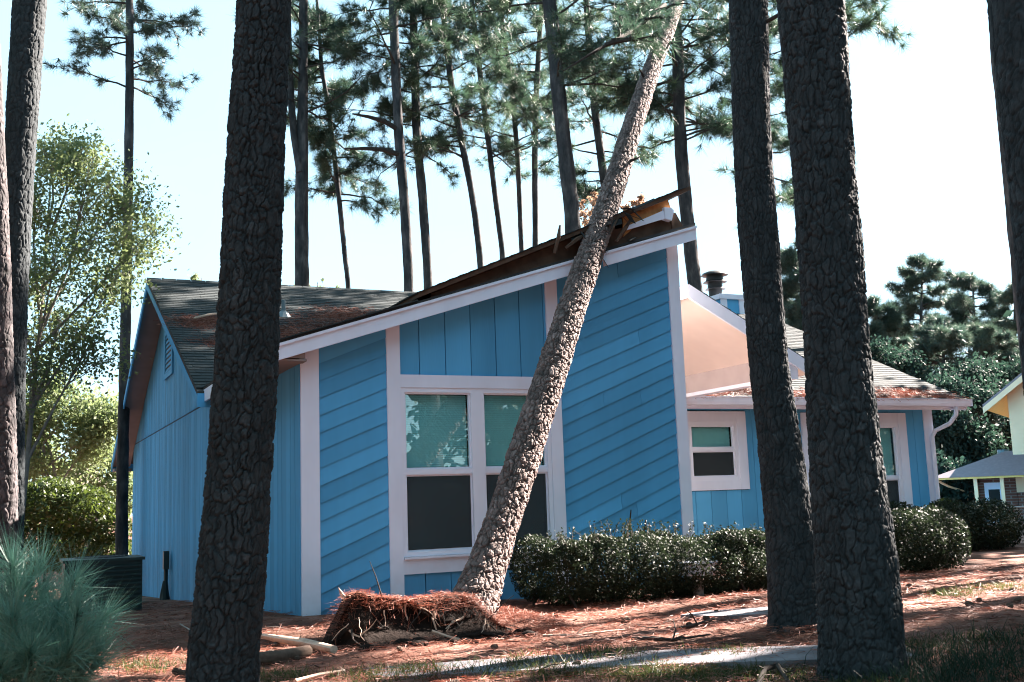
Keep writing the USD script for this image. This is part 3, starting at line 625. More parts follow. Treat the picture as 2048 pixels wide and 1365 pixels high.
# three large trunks in front
A = px_path([(448, 1440, 150), (447, 1360, 141), (462, 1150, 131), (478, 950, 124), (492, 750, 121), (503, 500, 116), (512, 300, 112), (529, 0, 103), (540, -160, 98)], 6.3, zt=9)
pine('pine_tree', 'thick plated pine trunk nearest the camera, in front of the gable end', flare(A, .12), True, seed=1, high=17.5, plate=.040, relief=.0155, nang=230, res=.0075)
B = px_path([(1592, 1252, 112), (1590, 1200, 104), (1585, 1100, 100), (1567, 950, 88), (1549, 820, 80), (1535, 700, 76), (1508, 350, 74), (1496, 0, 73), (1490, -160, 70)], ahead(onground(1590, 1255)), zt=11)
pine('pine_tree', 'slimmer of the two dark pine trunks standing in front of the wing windows', flare(B, .35, .6), True, seed=2, high=17.5, plate=.038, relief=.013, nang=180, res=.010,
     crown=dict(count=5, length=1.9, z0=5.1, z1=7.2, tuft=.22, needles=26, width=.0045, thin=.5, sides=[0.1, -.6], limbr=.02))
C = px_path([(1727, 1352, 176), (1722, 1280, 165), (1716, 1180, 160), (1698, 1000, 147), (1676, 720, 126), (1647, 350, 119), (1622, 0, 127), (1614, -160, 126)], ahead(onground(1727, 1350)), zt=10)
pine('pine_tree', 'thicker dark pine trunk in the right foreground, crossing the wing window', flare(C, .25, .5), True, seed=3, high=17.5,  plate=.041, relief=.0145, nang=220, res=.0085)
D = px_path([(2196, 1400, 150), (2124, 640, 150), (2096, 350, 146), (2056, 0, 146), (2040, -160, 142)], 6.2, zt=9)
pine('pine_tree', 'black pine trunk cut by the right edge of the frame', D, True, seed=4, high=17.5, plate=.055, nang=120, res=.012)
E_ = px_path([(8, 1220, 56), (8, 1000, 50), (2, 600, 40), (-8, 300, 34), (-22, 0, 30), (-30, -100, 30)], 10.5, zt=9)
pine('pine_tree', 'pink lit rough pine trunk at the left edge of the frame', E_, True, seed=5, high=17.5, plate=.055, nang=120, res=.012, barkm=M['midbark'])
F_ = px_path([(14, 1180, 56), (20, 900, 54), (26, 620, 52), (38, 350, 56), (60, 0, 62), (68, -120, 62)], 13.0, zt=12)
pine('pine_tree', 'dark pine trunk leaning right beside the left frame edge', F_, True, seed=6, high=17.5, plate=.06, nang=110, res=.014)
# pine with a crown at the left, beyond the house corner
G = px_path([(243, 1135, 24), (245, 950, 23), (250, 700, 21), (256, 400, 19), (259, 200, 17), (259, 0, 15), (259, -100, 13)], 24.5, zt=13.5)
zG = lambda y, d=24.5: float(at(259, y, d)[2])
pine('pine_tree', 'slender pine with a ragged dark crown, left of the gable end', G, crown=[dict(count=26, length=1.75, z0=zG(185), z1=zG(-110), tuft=.24, needles=34, width=.010, twigs=8)], seed=7, ncol='needlesfar')
# pines behind the house
def bg(label, rows, dist, ct=None, seed=0, count=12, length=2.0, **kw):
    zt = float(at(rows[-1][0], min(-150, (ct or (0, 0))[1]-30), dist)[2]) if rows[-1][1] > -100 else None
    path = px_path(rows, dist, zt=zt)
    cr = None
    if ct:
        z0 = float(at(rows[-1][0], ct[0], dist)[2]); z1 = float(at(rows[-1][0], ct[1], dist)[2])
        cr = [dict(dict(count=int(count*2.0), length=length, z0=z0, z1=z1, tuft=.32, needles=32, width=.011), **kw)]
    return pine('pine_tree', label, path, crown=cr, seed=seed)
bg('forked pine behind the ridge, just right of the nearest trunk', [(604, 700, 30), (604, 578, 28), (603, 450, 27), (604, 320, 25), (606, 150, 19), (607, 0, 17)], 27, (250, -120), 11, 13, 2.1, twigs=6)
fk = px_path([(600, 345, 16), (588, 270, 15), (582, 200, 14), (577, 80, 13), (574, -60, 11)], 26.9, ground=False)
MB().tube(fk[:, :3], fk[:, 3], 10).build('second_stem', M['bark'], stage.GetPrimAtPath('/World/pine_tree_007'), 50, stage.GetPrimAtPath('/World/pine_tree_007').GetAttribute('xformOp:translate').Get())
bg('small thin pine with low bushy crown over the shaded roof', [(700, 700, 11), (697, 583, 10), (690, 513, 10), (671, 333, 10), (655, 205, 9), (643, 130, 8), (638, 60, 7)], 29, (405, 20), 12, 24, 1.45, twigs=8)
bg('straight pine with two bare dead limbs on its left', [(822, 700, 22), (818, 580, 20), (810, 425, 20), (797, 256, 19), (788, 60, 18), (786, 0, 18)], 26, (150, -130), 13, 11, 2.2, twigs=7)
bg('pale pine trunk close right of the one with dead limbs', [(860, 700, 19), (856, 565, 18), (846, 410, 18), (832, 231, 17), (826, 0, 15)], 28, (330, -120), 14, 15, 1.8, twigs=6)
bg('thin pine bending left, third from the dead limbs', [(968, 640, 14), (961, 528, 13), (943, 385, 13), (928, 308, 13), (901, 154, 13), (884, 0, 12)], 28, (330, -120), 15, 17, 1.9, twigs=7)
bg('thin dark pine left of the twin slim stems', [(1012, 640, 12), (1005, 513, 11), (994, 420, 11), (981, 318, 11), (964, 180, 11), (949, 51, 10)], 30, (320, -120), 16, 16, 1.9, twigs=7)
bg('slim pine with sunlit pale needles, left stem of the twin pair', [(1047, 600, 11), (1043, 497, 10), (1036, 333, 10), (1026, 205, 10), (1002, 30, 10)], 31, (330, -120), 17, 18, 1.9, twigs=7)
bg('slim vertical pine standing left of the stout one', [(1070, 600, 12), (1071, 487, 12), (1070, 282, 12), (1079, 77, 10), (1084, 0, 9)], 31, (300, -120), 18, 15, 1.9, twigs=7)
bg('stout pine behind the roof, left of the fallen tree', [(1150, 560, 33), (1146, 461, 31), (1136, 359, 31), (1119, 205, 29), (1104, 51, 28), (1098, 0, 27)], 23, (190, -560), 19, 26, 2.1, twigs=7)
bg('pine trunk half hidden behind the fallen tree', [(1222, 520, 20), (1212, 400, 18), (1208, 359, 17), (1191, 231, 15), (1179, 103, 13), (1172, 0, 12)], 27, (400, -480), 20, 30, 1.7, twigs=7)
bg('sturdy pine between the fallen tree and the dark front trunks', [(1402, 700, 30), (1390, 570, 28), (1383, 513, 27), (1367, 359, 26), (1361, 282, 25), (1355, 103, 22), (1350, 0, 20)], 24, (290, -560), 21, 60, 2.2, twigs=8)
bg('pine hidden behind the thick dark trunk, its sprays showing at the upper right', [(1690, 700, 20), (1680, 560, 20), (1665, 300, 18), (1655, 100, 15), (1650, 0, 14)], 24, (120, -260), 22, 16, 2.0, twigs=9)
bg('pine hidden behind the slimmer dark trunk, sprays showing on both sides', [(1555, 700, 20), (1545, 560, 20), (1520, 300, 18), (1505, 100, 15), (1498, 0, 14)], 26, (430, -200), 23, 18, 1.7, twigs=8)
for n_, (y_, x2, y2, x1) in enumerate([(262, 705, 228, 800), (312, 690, 298, 806)]):
    a_, b_ = at(x1, y_, 26), at(x2, y2, 25.2); t_ = stage.GetPrimAtPath('/World/pine_tree_009'); o_ = t_.GetAttribute('xformOp:translate').Get()
    MB().tube([a_, a_*.66+b_*.34+[0, 0, .10], a_*.33+b_*.67+[0, 0, .07], b_], [.07, .06, .045, .02], 7).build('dead_limb', M['twig'], t_, 40, o_)
# ------------------------------------------------------------------ the fallen pine
fb, fc = np.array([.96, -2.28, .10]), None
d_ = ray(1188, 487); fc = CAM+d_*((-.36)-CAM[1])/d_[1]
def lean_pt(px, py):
    """The point of the tree's vertical plane seen at a place of the photograph."""
    nrm = np.cross(fc-fb, [0, 0, 1.0]); dd = ray(px, py); return CAM+dd*(((fb-CAM)@nrm)/(dd@nrm))
rows = [(945, 1215, 96), (975, 1130, 84), (1010, 1030, 80), (1052, 900, 79), (1098, 760, 77), (1143, 620, 70), (1186, 495, 64), (1226, 380, 58), (1263, 260, 51), (1300, 150, 45), (1340, 45, 38), (1362, -20, 33)]
P = []
for x, y, w_ in rows:
    q_ = lean_pt(x, y); P.append([*q_, w_/2*((q_-CAM)@_f)/FPX*np.interp(y, [0, 300, 900, 1100, 1210], [.76, .76, .80, .86, 1.02])])
P = np.array(P); P = np.vstack([P[0]-(P[1]-P[0])*.35, P, P[-1]+(P[-1]-P[-3])*1.2]); P[-1, 3] = P[-2, 3]*.8
fallen = thing('fallen_pine', 'uprooted pine leaning on the broken roof edge with its root plate lifted', 'tree', None, P[0, :3]); fo = P[0, :3]
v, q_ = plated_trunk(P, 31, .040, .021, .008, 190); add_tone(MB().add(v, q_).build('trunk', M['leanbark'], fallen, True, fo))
r = np.random.default_rng(77)
end = P[-1, :3]
pathF = np.vstack([P[-3:], [*(P[-1, :3]+(P[-1, :3]-P[-2, :3])*1.4), .03]])
wood, need = pine_crown(pathF, r, 16, 1.5, float(P[-2, 2])+.3, float(pathF[-1, 2]), tuft=.2, needles=22, width=.006, twigs=6)
say(wood.build('limbs', M['twig'], fallen, False, fo), kind='stuff'); say(need.build('crown', M['needles'], fallen, False, fo), kind='stuff')
a_ = lean_pt(1330, 10); b_ = lean_pt(1195, 100); 
MB().tube([a_, a_*.5+b_*.5+[0, 0, -.06], b_, b_+[-.5, 0, -.35]], [.035, .03, .02, .008], 6).build('broken_limb', M['twig'], fallen, 40, fo)
wood, need = pine_crown(np.array([[*(b_+[-.35, 0, -.3]), .01], [*(b_+[0, 0, .0]), .02], [*a_, .03]]), r, 9, .7, float(b_[2]), float(a_[2]), tuft=.19, needles=24, width=.005, droopy=.5, twigs=4)
say(wood.build('limbs', M['twig'], fallen, False, fo), kind='stuff'); say(need.build('crown', M['needles'], fallen, False, fo), kind='stuff')
for k_, (i_, sd_, ln_) in enumerate([(8, 1, .16), (9, -1, .22), (10, 1, .30), (10, -1, .12), (11, 1, .40), (11, -1, .35), (12, -1, .30), (7, -1, .09), (6, 1, .08), (12, 1, .45)]):
    c0 = P[i_, :3]+(P[i_+1, :3]-P[i_, :3])*r.uniform(.1, .9) if i_+1 < len(P) else P[i_, :3]; d = unit(np.array([sd_*.8, -.55, r.uniform(-.2, .5)])+r.normal(0, .2, 3)); R0 = P[i_, 3]*.8
    MB().tube([c0+d*R0, c0+d*(R0+ln_*.5)+[0, 0, .01], c0+d*(R0+ln_)], [.024, .015, .009], 6, True, .15).build('branch_stub', M['twig'], fallen, 40, fo)
# root plate: a raised slab of soil, undercut at the front
def root_plate():
    n, m = 110, 46; u = np.linspace(0, 1, n)[:, None]; w_ = np.linspace(0, 1, m)[None, :]
    x = -.38+1.66*u+0*w_
    prof_y = np.interp(w_, [0, .16, .30, .42, .55, .75, 1], [-2.98, -2.98, -2.80, -2.72, -2.70, -2.30, -1.75])+0*u
    prof_z = np.interp(w_, [0, .16, .30, .42, .55, .75, 1], [-.12, .02, .12, .30, .40, .33, -.10])+0*u
    env = np.clip(np.minimum(u/.10, (1-u)/.28), 0, 1)**.6
    drop = np.interp(u, [0, .1, .35, .7, .82, 1], [.95, 1.05, .92, .80, .62, .25])
    pn = np.stack([x*3.5, prof_y*3.5+w_*2, prof_z*4], -1); nz = meshkit.fbm(pn, 5, 9)-.5; nz2 = meshkit.fbm(pn*2.7, 4, 19)-.5
    y = -2.3+(prof_y+2.3)*(.45+.55*env)+nz*.26+nz2*.10+.18*(u-.3)
    y = y-.20*np.clip(u-.55, 0, 1)
    z = -.08+(prof_z+.08)*drop*(.15+.85*env)*(1+.14*(meshkit.fbm(np.stack([x*2.6, 0*x, 0*x], -1), 3, 3)-.5))+nz2*.10+nz*.10
    i, j = np.meshgrid(np.arange(n-1), np.arange(m-1), indexing='ij')
    q_ = np.stack([i*m+j, (i+1)*m+j, (i+1)*m+j+1, i*m+j+1], -1).reshape(-1, 4)
    return np.stack([x+nz*.1, y, z], -1), q_
RP, rq = root_plate(); MB().add(RP.reshape(-1, 3), rq).build('root_plate', M['soil'], fallen, 60, fo)
# straw mat on the plate's top and roots hanging from its face
top_i = RP[:, 19:40].reshape(-1, 3)
def straw_at(pts, n, r, length=.16, width=.004, up=.35, lift=.015):
    c = pts[r.integers(0, len(pts), n)]+r.normal(0, .03, (n, 3))*[1, 1, .2]; d = unit(r.normal(0, 1, (n, 3))*[1, 1, up])
    s = unit(np.cross(d, [0, 0, 1.0]+r.normal(0, .4, (n, 3))))*width/2; ln = length*r.uniform(.4, 1.1, (n, 1)); c = c+[0, 0, lift]
    return np.stack([c-d*ln/2-s, c-d*ln/2+s, c+d*ln/2+s*.4], 1).reshape(-1, 3), np.arange(n*3).reshape(-1, 3)
v1, f1 = straw_at(top_i[top_i[:, 2] > .03], 8500, r, .12, .0045, .16, .010)
mm = MB().add(v1, f1)
front_i = RP[:, 15:23].reshape(-1, 3); front_i = front_i[front_i[:, 2] > .05]
v2, f2 = straw_at(front_i, 260, r, .13, .004, 1.6, -.01); mm.add(v2-[0, .03, 0], f2)
say(mm.build('straw_mat', M['straw'], fallen, False, fo), kind='stuff')
foot = RP[:, 2:9].reshape(-1, 3)
for k_ in range(34):
    p_ = foot[r.integers(0, len(foot))]+[r.normal(0, .06), -abs(r.normal(.06, .10)), 0]; p_[2] = float(gz(p_[0], p_[1])); import trimesh
    ic = trimesh.creation.icosphere(2, r.uniform(.02, .06)); vv_ = np.asarray(ic.vertices); vv_ = vv_*(1+.5*(meshkit.fbm(vv_*30+k_, 3, k_)-.5)[:, None])*[1.2, 1, .7]+p_+[0, 0, .01]
    MB().add(vv_, ic.faces).build('soil_clod', M['soil'], fallen, 60, fo)
sl = np.stack([r.uniform(1.15, 1.75, 2600), r.uniform(-3.0, -1.9, 2600), np.zeros(2600)], 1); sl[:, 2] = gz(sl[:, 0], sl[:, 1])+.20*np.clip((1.75-sl[:, 0])/.6, 0, 1)*np.clip(1-np.abs(sl[:, 1]+2.4)/.62, 0, 1)
v3, f3 = straw_at(sl, 2600, r, .14, .0045, .3, .02); say(MB().add(v3, f3).build('straw_mat', M['straw'], fallen, False, fo), kind='stuff')
for k_ in range(30):
    s = front_i[r.integers(0, len(front_i))]+[0, -.03, 0]; n_ = 6; ln = r.uniform(.10, .34)
    d = unit(np.array([r.normal(0, .8), -.35, -.9+r.normal(0, .35)])); c = [s]
    for q in range(n_): d = unit(d+r.normal(0, .35, 3)); c.append(c[-1]+d*ln/n_)
    rr = r.uniform(.004, .011)
    MB().tube(c, np.linspace(rr, .002, len(c)), 5).build('root', M['deadwood'] if k_ % 2 else M['twig'], fallen, 50, fo)
big = [(915, 1262, -2.98), (945, 1275, -3.0), (985, 1300, -3.02)]
c = [CAM+ray(x, y)*((yy-CAM[1])/ray(x, y)[1]) for x, y, yy in [(864, 1262, -2.95), (900, 1275, -3.03), (925, 1280, -3.05), (950, 1295, -3.02), (980, 1308, -2.96)]]
MB().tube(c, [.010, .011, .009, .008, .004], 6).build('root', M['deadwood'], fallen, 50, fo)
c = [CAM+ray(x, y)*((-2.45-CAM[1])/ray(x, y)[1]) for x, y in [(700, 1212), (692, 1200), (684, 1190), (677, 1176)]]
MB().tube(c, [.035, .026, .015, .003], 6, True, .2).build('root_stub', M['deadwood'], fallen, False, fo)
for k_ in range(9):
    s = top_i[r.integers(0, len(top_i))]; d = unit(r.normal(0, 1, 3)*[1, .6, .5]+[0, 0, .3]); ln = r.uniform(.15, .4)
    MB().tube([s, s+d*ln*.5+[0, 0, .02], s+d*ln], [.007, .005, .002], 5).build('twig', M['twig'], fallen, 50, fo)

# ------------------------------------------------------------------ leafy things
def leaves(centres, r, size=.06, flat=.0, elong=.55):
    n = len(centres); d = unit(r.normal(0, 1, (n, 3))); s = unit(np.cross(d, r.normal(0, 1, (n, 3))*[1, 1, 1-flat]+[0, 0, flat*2])); nn = np.cross(d, s)
    z = size*r.uniform(.6, 1.25, (n, 1)); c = centres
    v = np.stack([c-d*z*.5, c+s*z*elong*.5+nn*z*.06, c+d*z*.5, c-s*z*elong*.5+nn*z*.06], 1).reshape(-1, 3)
    b = np.arange(n)[:, None]*4
    return v, np.concatenate([b+[0, 1, 2], b+[0, 2, 3]], 0)
def leafy_tree(name, label, base, top_pts, r, leafm, nleaf, size, trunk_r, spread=.45, limbs_per=5, bark=None, cat='tree', group=None, gap=1.0):
    """Trunk and limbs reach the crown centres top_pts (x, y, z, radius); twigs carry leaf clusters."""
    base = np.asarray(base, float); t = thing(name, label, cat, group, base); wood, tips = MB(), []
    top_pts = np.asarray(top_pts, float); mid = base+(top_pts[:, :3].mean(0)-base)*.42; mid[:2] = base[:2]+(mid[:2]-base[:2])*.3
    tr = MB().tube([base-[0, 0, .2], base+(mid-base)*.5+r.normal(0, .05, 3), mid], [trunk_r*1.2, trunk_r, trunk_r*.75], 9); tr.build('trunk', bark or M['greytwig'], t, 50, base)
    head = top_pts[np.argmax(top_pts[:, 2]), :3]; wood.tube([mid, mid+(head-mid)*.5+r.normal(0, .1, 3), head], [trunk_r*.75, trunk_r*.45, trunk_r*.12], 7, False)
    for c in top_pts:
        p, R = c[:3], c[3]; st = mid+(head-mid)*np.clip((p[2]-mid[2])/max(head[2]-mid[2], .1)-r.uniform(.25, .5), -.3, .85); h = st+(p-st)*.5+r.normal(0, .12, 3)*R
        if st[2] < mid[2]: st = mid+(base-mid)*r.uniform(0, .2)
        wood.tube([st, h, p], [trunk_r*.5, trunk_r*.33, trunk_r*.16], 6, False)
        for k in range(limbs_per):
            e = p+unit(r.normal(0, 1, 3)*[1, 1, .8])*R*r.uniform(.55, 1.0); s = h+(p-h)*r.uniform(.2, 1)
            m_ = (s+e)/2+r.normal(0, .06, 3)*R
            wood.tube([s, m_, e], [trunk_r*.16, trunk_r*.10, .006], 4, False)
            for q in range(4):
                a = m_+(e-m_)*r.uniform(.1, 1); b = a+unit(r.normal(0, 1, 3)+unit(e-m_)*.5)*R*r.uniform(.12, .32)
                wood.tube([a, b], [.008, .004], 3, False); tips += [b, a+(b-a)*.55]
    say(wood.build('limbs', bark or M['greytwig'], t, False, base), kind='stuff')
    tips = np.array(tips); n = len(tips); R = top_pts[:, 3].mean()
    pick = tips[r.integers(0, n, nleaf)]; c = pick+r.normal(0, 1, (nleaf, 3))*R*spread*.22
    v, f = leaves(c, r, size); say(MB().add(v, f).build('crown', leafm, t, False, base), kind='stuff')
    return t
def crown_px(pts, dist):
    return [[*at(x, y, dist+dd), rp*dist/FPX] for x, y, rp, dd in pts]
R_ = np.random.default_rng(5)
def gbase(px, dist, py=1000):
    b = at(px, py, dist); b[2] = float(gz(b[0], b[1])); return b
leafy_tree('broadleaf_tree', 'light open broadleaf tree with thin pale limbs at the left', gbase(40, 19), crown_px([(70, 400, 75, 0), (105, 300, 45, .5), (170, 370, 75, 0), (190, 480, 80, .5), (110, 520, 90, -.5), (260, 400, 50, .3), (285, 480, 60, 0), (230, 560, 70, 0),
    (120, 640, 90, .5), (60, 720, 70, 0), (180, 690, 60, 0), (30, 560, 60, .3), (160, 310, 35, 0)], 19), R_, M['leaf'], 19000, .085, .06, limbs_per=14, spread=1.6)
leafy_tree('broadleaf_tree', 'pale bushy tree low behind the left pine trunks', gbase(130, 34), crown_px([(60, 800, 70, 0), (140, 830, 80, 0), (190, 880, 60, .5), (80, 890, 80, 0), (215, 830, 40, 0), (30, 860, 60, 0)], 34), R_, M['leaf'], 16000, .15, .08, limbs_per=8, spread=1.4)
leafy_tree('broadleaf_tree', 'little treetop rising above the left roof ridge', gbase(405, 30), crown_px([(403, 556, 24, 0), (425, 590, 26, 0), (385, 590, 22, 0)], 30), R_, M['leaf'], 420, .11, .06, limbs_per=4)
leafy_tree('broadleaf_tree', 'small twiggy treetop above the ridge beside the forked pine', gbase(640, 30), crown_px([(635, 565, 26, 0), (600, 575, 20, 0), (675, 585, 22, 0)], 30), R_, M['leaf'], 420, .10, .06, limbs_per=4)
leafy_tree('broadleaf_tree', 'pale dry crown showing over the roof behind the fallen trunk', gbase(1190, 24), crown_px([(1175, 415, 38, 0), (1205, 400, 32, .4), (1165, 460, 30, 0), (1265, 415, 26, 0), (1285, 405, 20, 0)], 24), R_, M['palecrown'], 1500, .10, .07, limbs_per=5)
def bush(name, label, cat, base, blobs, r, leafm, nleaf, size, fill=None, flat=.65, stems=12):
    """A dense shrub: leaves thick near the surface of overlapping lobes, stems inside."""
    base = np.asarray(base, float); t = thing(name, label, cat, None, base); blobs = np.asarray(blobs, float)
    wgt = blobs[:, 3]*blobs[:, 4]+blobs[:, 4]*blobs[:, 5]+blobs[:, 3]*blobs[:, 5]; k = r.choice(len(blobs), nleaf, p=wgt/wgt.sum())
    d = unit(r.normal(0, 1, (nleaf, 3))); rad = 1-np.abs(r.normal(0, .22, (nleaf, 1)))
    bump = 1+.22*(meshkit.fbm(d*2.2+k[:, None]*3.1, 3, 4)-.5)[:, None]
    c = blobs[k, :3]+d*blobs[k, 3:]*rad*bump
    inside = np.zeros(nleaf, bool)
    for b in range(len(blobs)):
        inside |= (k != b) & ((((c-blobs[b, :3])/blobs[b, 3:])**2).sum(1) < .55)
    c = c[~inside & (c[:, 2] > gz(c[:, 0], c[:, 1])+.02)]
    v, f = leaves(c, r, size, flat); say(MB().add(v, f).build('foliage', leafm, t, False, base), kind='stuff')
    w_ = MB()
    for q in range(stems):
        b = blobs[r.integers(0, len(blobs))]; s = np.array([b[0]+r.normal(0, .08), b[1]+r.normal(0, .08), float(gz(b[0], b[1]))-.03]); e = b[:3]+unit(r.normal(0, 1, 3)+[0, 0, .6])*b[3:]*.85
        w_.tube([s, (s+e)/2+r.normal(0, .04, 3), e], [.018, .012, .005], 5, False)
    say(w_.build('branches', M['twig'], t, False, base), kind='stuff')
    return t
r = np.random.default_rng(12)
# front hedge, clipped, with sunlit top
bl = []
for x in np.arange(2.58, 5.6, .42):
    yy = -1.05-.10*math.sin(x*2); h = np.interp(x, [2.3, 2.7, 3.2, 4.2, 5.6], [.56, .66, .70, .62, .52])
    bl.append([x, yy, h*.5, .38, .50, h*.52+.02])
bl += [[2.38, -.70, .38, .28, .40, .36]]
for k_ in range(16): bl.append([r.uniform(2.4, 5.5), -1.05+r.normal(0, .18), r.uniform(.44, .60), .20, .2, .13])
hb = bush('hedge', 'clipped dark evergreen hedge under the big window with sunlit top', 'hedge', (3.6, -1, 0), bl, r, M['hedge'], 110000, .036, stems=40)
sh, tips_ = MB(), []
for k_ in range(110):
    x = r.uniform(2.4, 5.6); p = np.array([x, -1.05+r.normal(0, .22), float(np.interp(x, [2.3, 2.7, 3.2, 4.2, 5.6], [.52, .63, .68, .60, .50]))]); e = p+np.array([r.normal(0, .05), r.normal(0, .05), r.uniform(.05, .19)])
    sh.tube([p, e], [.004, .002], 3, False); tips_ += [p+(e-p)*q_ for q_ in (.3, .5, .7, .85, 1)]
tips_ = np.repeat(np.array(tips_), 2, 0); tips_ = tips_+r.normal(0, .014, tips_.shape)
say(sh.build('shoots', M['twig'], hb, False, (3.6, -1, 0)), kind='stuff'); say(MB().add(*leaves(tips_, r, .034, .3)).build('shoot_leaves', M['hedge'], hb, False, (3.6, -1, 0)), kind='stuff')
for (x0, y0, x1, y1) in ((1253, 1072, 1262, 1020), (1286, 1068, 1291, 1040)):
    a_, b_ = [CAM+ray(x, y)*((-.75-CAM[1])/ray(x, y)[1]) for x, y in ((x0, y0), (x1, y1))]
    MB().tube([a_-[0, 0, .4], a_, (a_+b_)/2+[.012, 0, 0], b_], [.016, .014, .012, .007], 6).build('bare_stem', M['twig'], hb, 40, (3.6, -1, 0))
t = thing('utility_box', 'small white box half hidden inside the front hedge', 'box', None, (3.95, -1.42, .0))
MB().box(-.17, .17, -.08, .10, .24, .36).build('case', M['white'], t); MB().box(-.19, .19, -.10, .12, .361, .385).build('lid', M['white'], t); MB().box(-.04, .04, -.03, .05, -.1, .239).build('post', M['greytwig'], t)
bl = [[x, 2.3+.25*math.sin(x*3), .36, .5, .6, .46+.05*math.sin(x*5)] for x in np.arange(9.4, 12.9, .55)]
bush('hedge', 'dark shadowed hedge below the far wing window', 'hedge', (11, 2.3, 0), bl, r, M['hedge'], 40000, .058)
bl = [[x, -.5+.2*math.sin(x*3), .40, .5, .5, .44] for x in np.arange(6.2, 8.6, .5)]
bush('hedge', 'dark low shrubs right of the thick front trunk', 'hedge', (7.3, -.5, 0), bl, r, M['hedge'], 40000, .046)
bl = [[*at(x, y, 20.5), rr, rr, rr*.85] for x, y, rr in ((1893, 1025, .30), (1925, 1045, .36), (1900, 1085, .40), (1945, 1110, .34), (1915, 1140, .40))]
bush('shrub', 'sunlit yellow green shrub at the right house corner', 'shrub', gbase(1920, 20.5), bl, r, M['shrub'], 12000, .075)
bl = [[*at(x, y, 17.5), rr, rr, rr*.7] for x, y, rr in ((1965, 1160, .30), (2010, 1158, .32), (2052, 1160, .34), (1990, 1185, .36), (2045, 1185, .36))]
bush('shrub', 'dark low bushes under the chain link fence', 'shrub', gbase(2010, 17.5), bl, r, M['hedge'], 12000, .06)
bl = [[*at(x, y, 31), rr, rr, rr*.9] for x, y, rr in ((45, 1050, .95), (105, 1015, 1.0), (165, 1030, .95), (215, 1055, .7), (80, 1090, .9), (150, 1095, .9), (222, 1110, .7), (30, 1110, .9))]
bush('shrub', 'large sunlit yellow green shrub left of the house wall', 'shrub', gbase(120, 31), bl, r, M['shrub'], 26000, .15)
bl = [[*at(x, y, 38), rr, rr, rr*.9] for x, y, rr in ((20, 1000, 1.4), (70, 960, 1.2), (180, 960, 1.2), (235, 985, 1.0), (225, 930, .9), (60, 900, 1.0))]
bush('shrub', 'pale bushes behind the yellow green shrub', 'shrub', gbase(120, 38), bl, r, M['leaf'], 15000, .19)

# ------------------------------------------------------------------ young pine in the left foreground
sap = np.array(onground(40, 1420)); sap = np.array([-2.35, -6.9, 0.0]); base = at(70, 1330, 4.6); base[2] = float(gz(base[0], base[1]))
t = thing('pine_sapling', 'young pine with long soft green needles in the left foreground', 'tree', None, base)
tips, dirs, w_ = [], [], MB()
for (x, y, dd) in [(20, 1130, 0), (60, 1170, .2), (110, 1210, 0), (165, 1225, -.1), (20, 1230, -.2), (60, 1290, -.3), (130, 1300, -.2), (190, 1300, 0), (-20, 1170, .1), (90, 1130, .3), (150, 1160, .2), (-40, 1260, 0), (0, 1320, -.3), (210, 1240, .2), (120, 1260, .1)]:
    e = at(x, y, 4.6+dd); s = base+[0, 0, r.uniform(.05, .25)]
    m_ = (s+e)/2-[0, 0, .03]; w_.tube([s, m_, e], [.012, .008, .004], 5, False)
    for q in range(5): tips.append(m_+(e-m_)*(.3+.7*q/4)+r.normal(0, .012, 3)); dirs.append(unit(e-m_)+r.normal(0, .2, 3)+[0, 0, .2])
w_.build('stems', M['twig'], t, False, base)
v, f = needle_tufts(np.array(tips), np.array(dirs), 85, .22, .0042, r, .75, .15); MB().add(v, f).build('needles', M['youngneedles'], t, False, base)

# ------------------------------------------------------------------ things in the left yard
def ac(loc):
    t = thing('air_conditioner', 'dark green metal air conditioning unit by the left wall', 'air conditioner', None, loc)
    b = MB().box(-.5, .5, -.45, .45, .0, .82); b.build('case', M['utility'], t)
    MB().box(-.53, .53, -.48, .48, .821, .86).build('top', M['utility'], t)
    for k_ in range(12):
        z = .08+k_*.06; MB().hexa([[-.49, -.475, z], [.49, -.475, z], [.49, -.451, z+.012], [-.49, -.451, z+.012]], [[-.49, -.475, z+.018], [.49, -.475, z+.018], [.49, -.451, z+.034], [-.49, -.451, z+.034]]).build('louver', M['utility'], t)
    g = MB()
    for q in range(7): 
        rr = .06+q*.05; th_ = np.arange(25)/24*2*np.pi; g.tube(np.stack([rr*np.cos(th_), rr*np.sin(th_), 0*th_+.875], 1), .006, 5, False)
    g.build('fan_guard', M['black'], t)
ac((-1.55, 5.2, float(gz(-1.55, 5.2))-.10))
zr_ = float(gz(-.1, 9.8))
t = thing('utility_riser', 'thin dark conduit standing against the left blue wall', 'pipe', None, (-.09, 9.8, zr_))
MB().box(-.05, .045, -.09, .09, .55, .88).build('meter_case', M['utility'], t); MB().tube([[0, 0, -.1], [0, 0, .55]], .035, 8).build('conduit', M['utility'], t)
MB().tube([[-.02, 0, -.1], [-.02, 0, .12], [-.01, 0, .34]], [.11, .08, .045], 9, True, .1).build('base_collar', M['utility'], t)
o_ = gbase(140, 45)
t = thing('neighbour_house', 'tan roofed house glimpsed through the shrubs at the left', 'house', None, o_)
zb_ = float(at(140, 985, 45)[2]-o_[2]); zt_ = float(at(140, 925, 45)[2]-o_[2])
MB().box(-1.0, 1.4, 0, 4, -.6, zb_).build('wall', M['tanroof'], t)
MB().hexa([[-1.4, -.4, zb_], [1.8, -.4, zb_], [1.8, 4.4, zb_], [-1.4, 4.4, zb_]], [[-.5, 1.9, zt_], [.9, 1.9, zt_], [.9, 2.1, zt_], [-.5, 2.1, zt_]]).build('roof', M['tanroof'], t)
MB().box(-.6, .2, -.03, -.001, zb_-1.3, zb_-.3).build('window', M['room'], t)

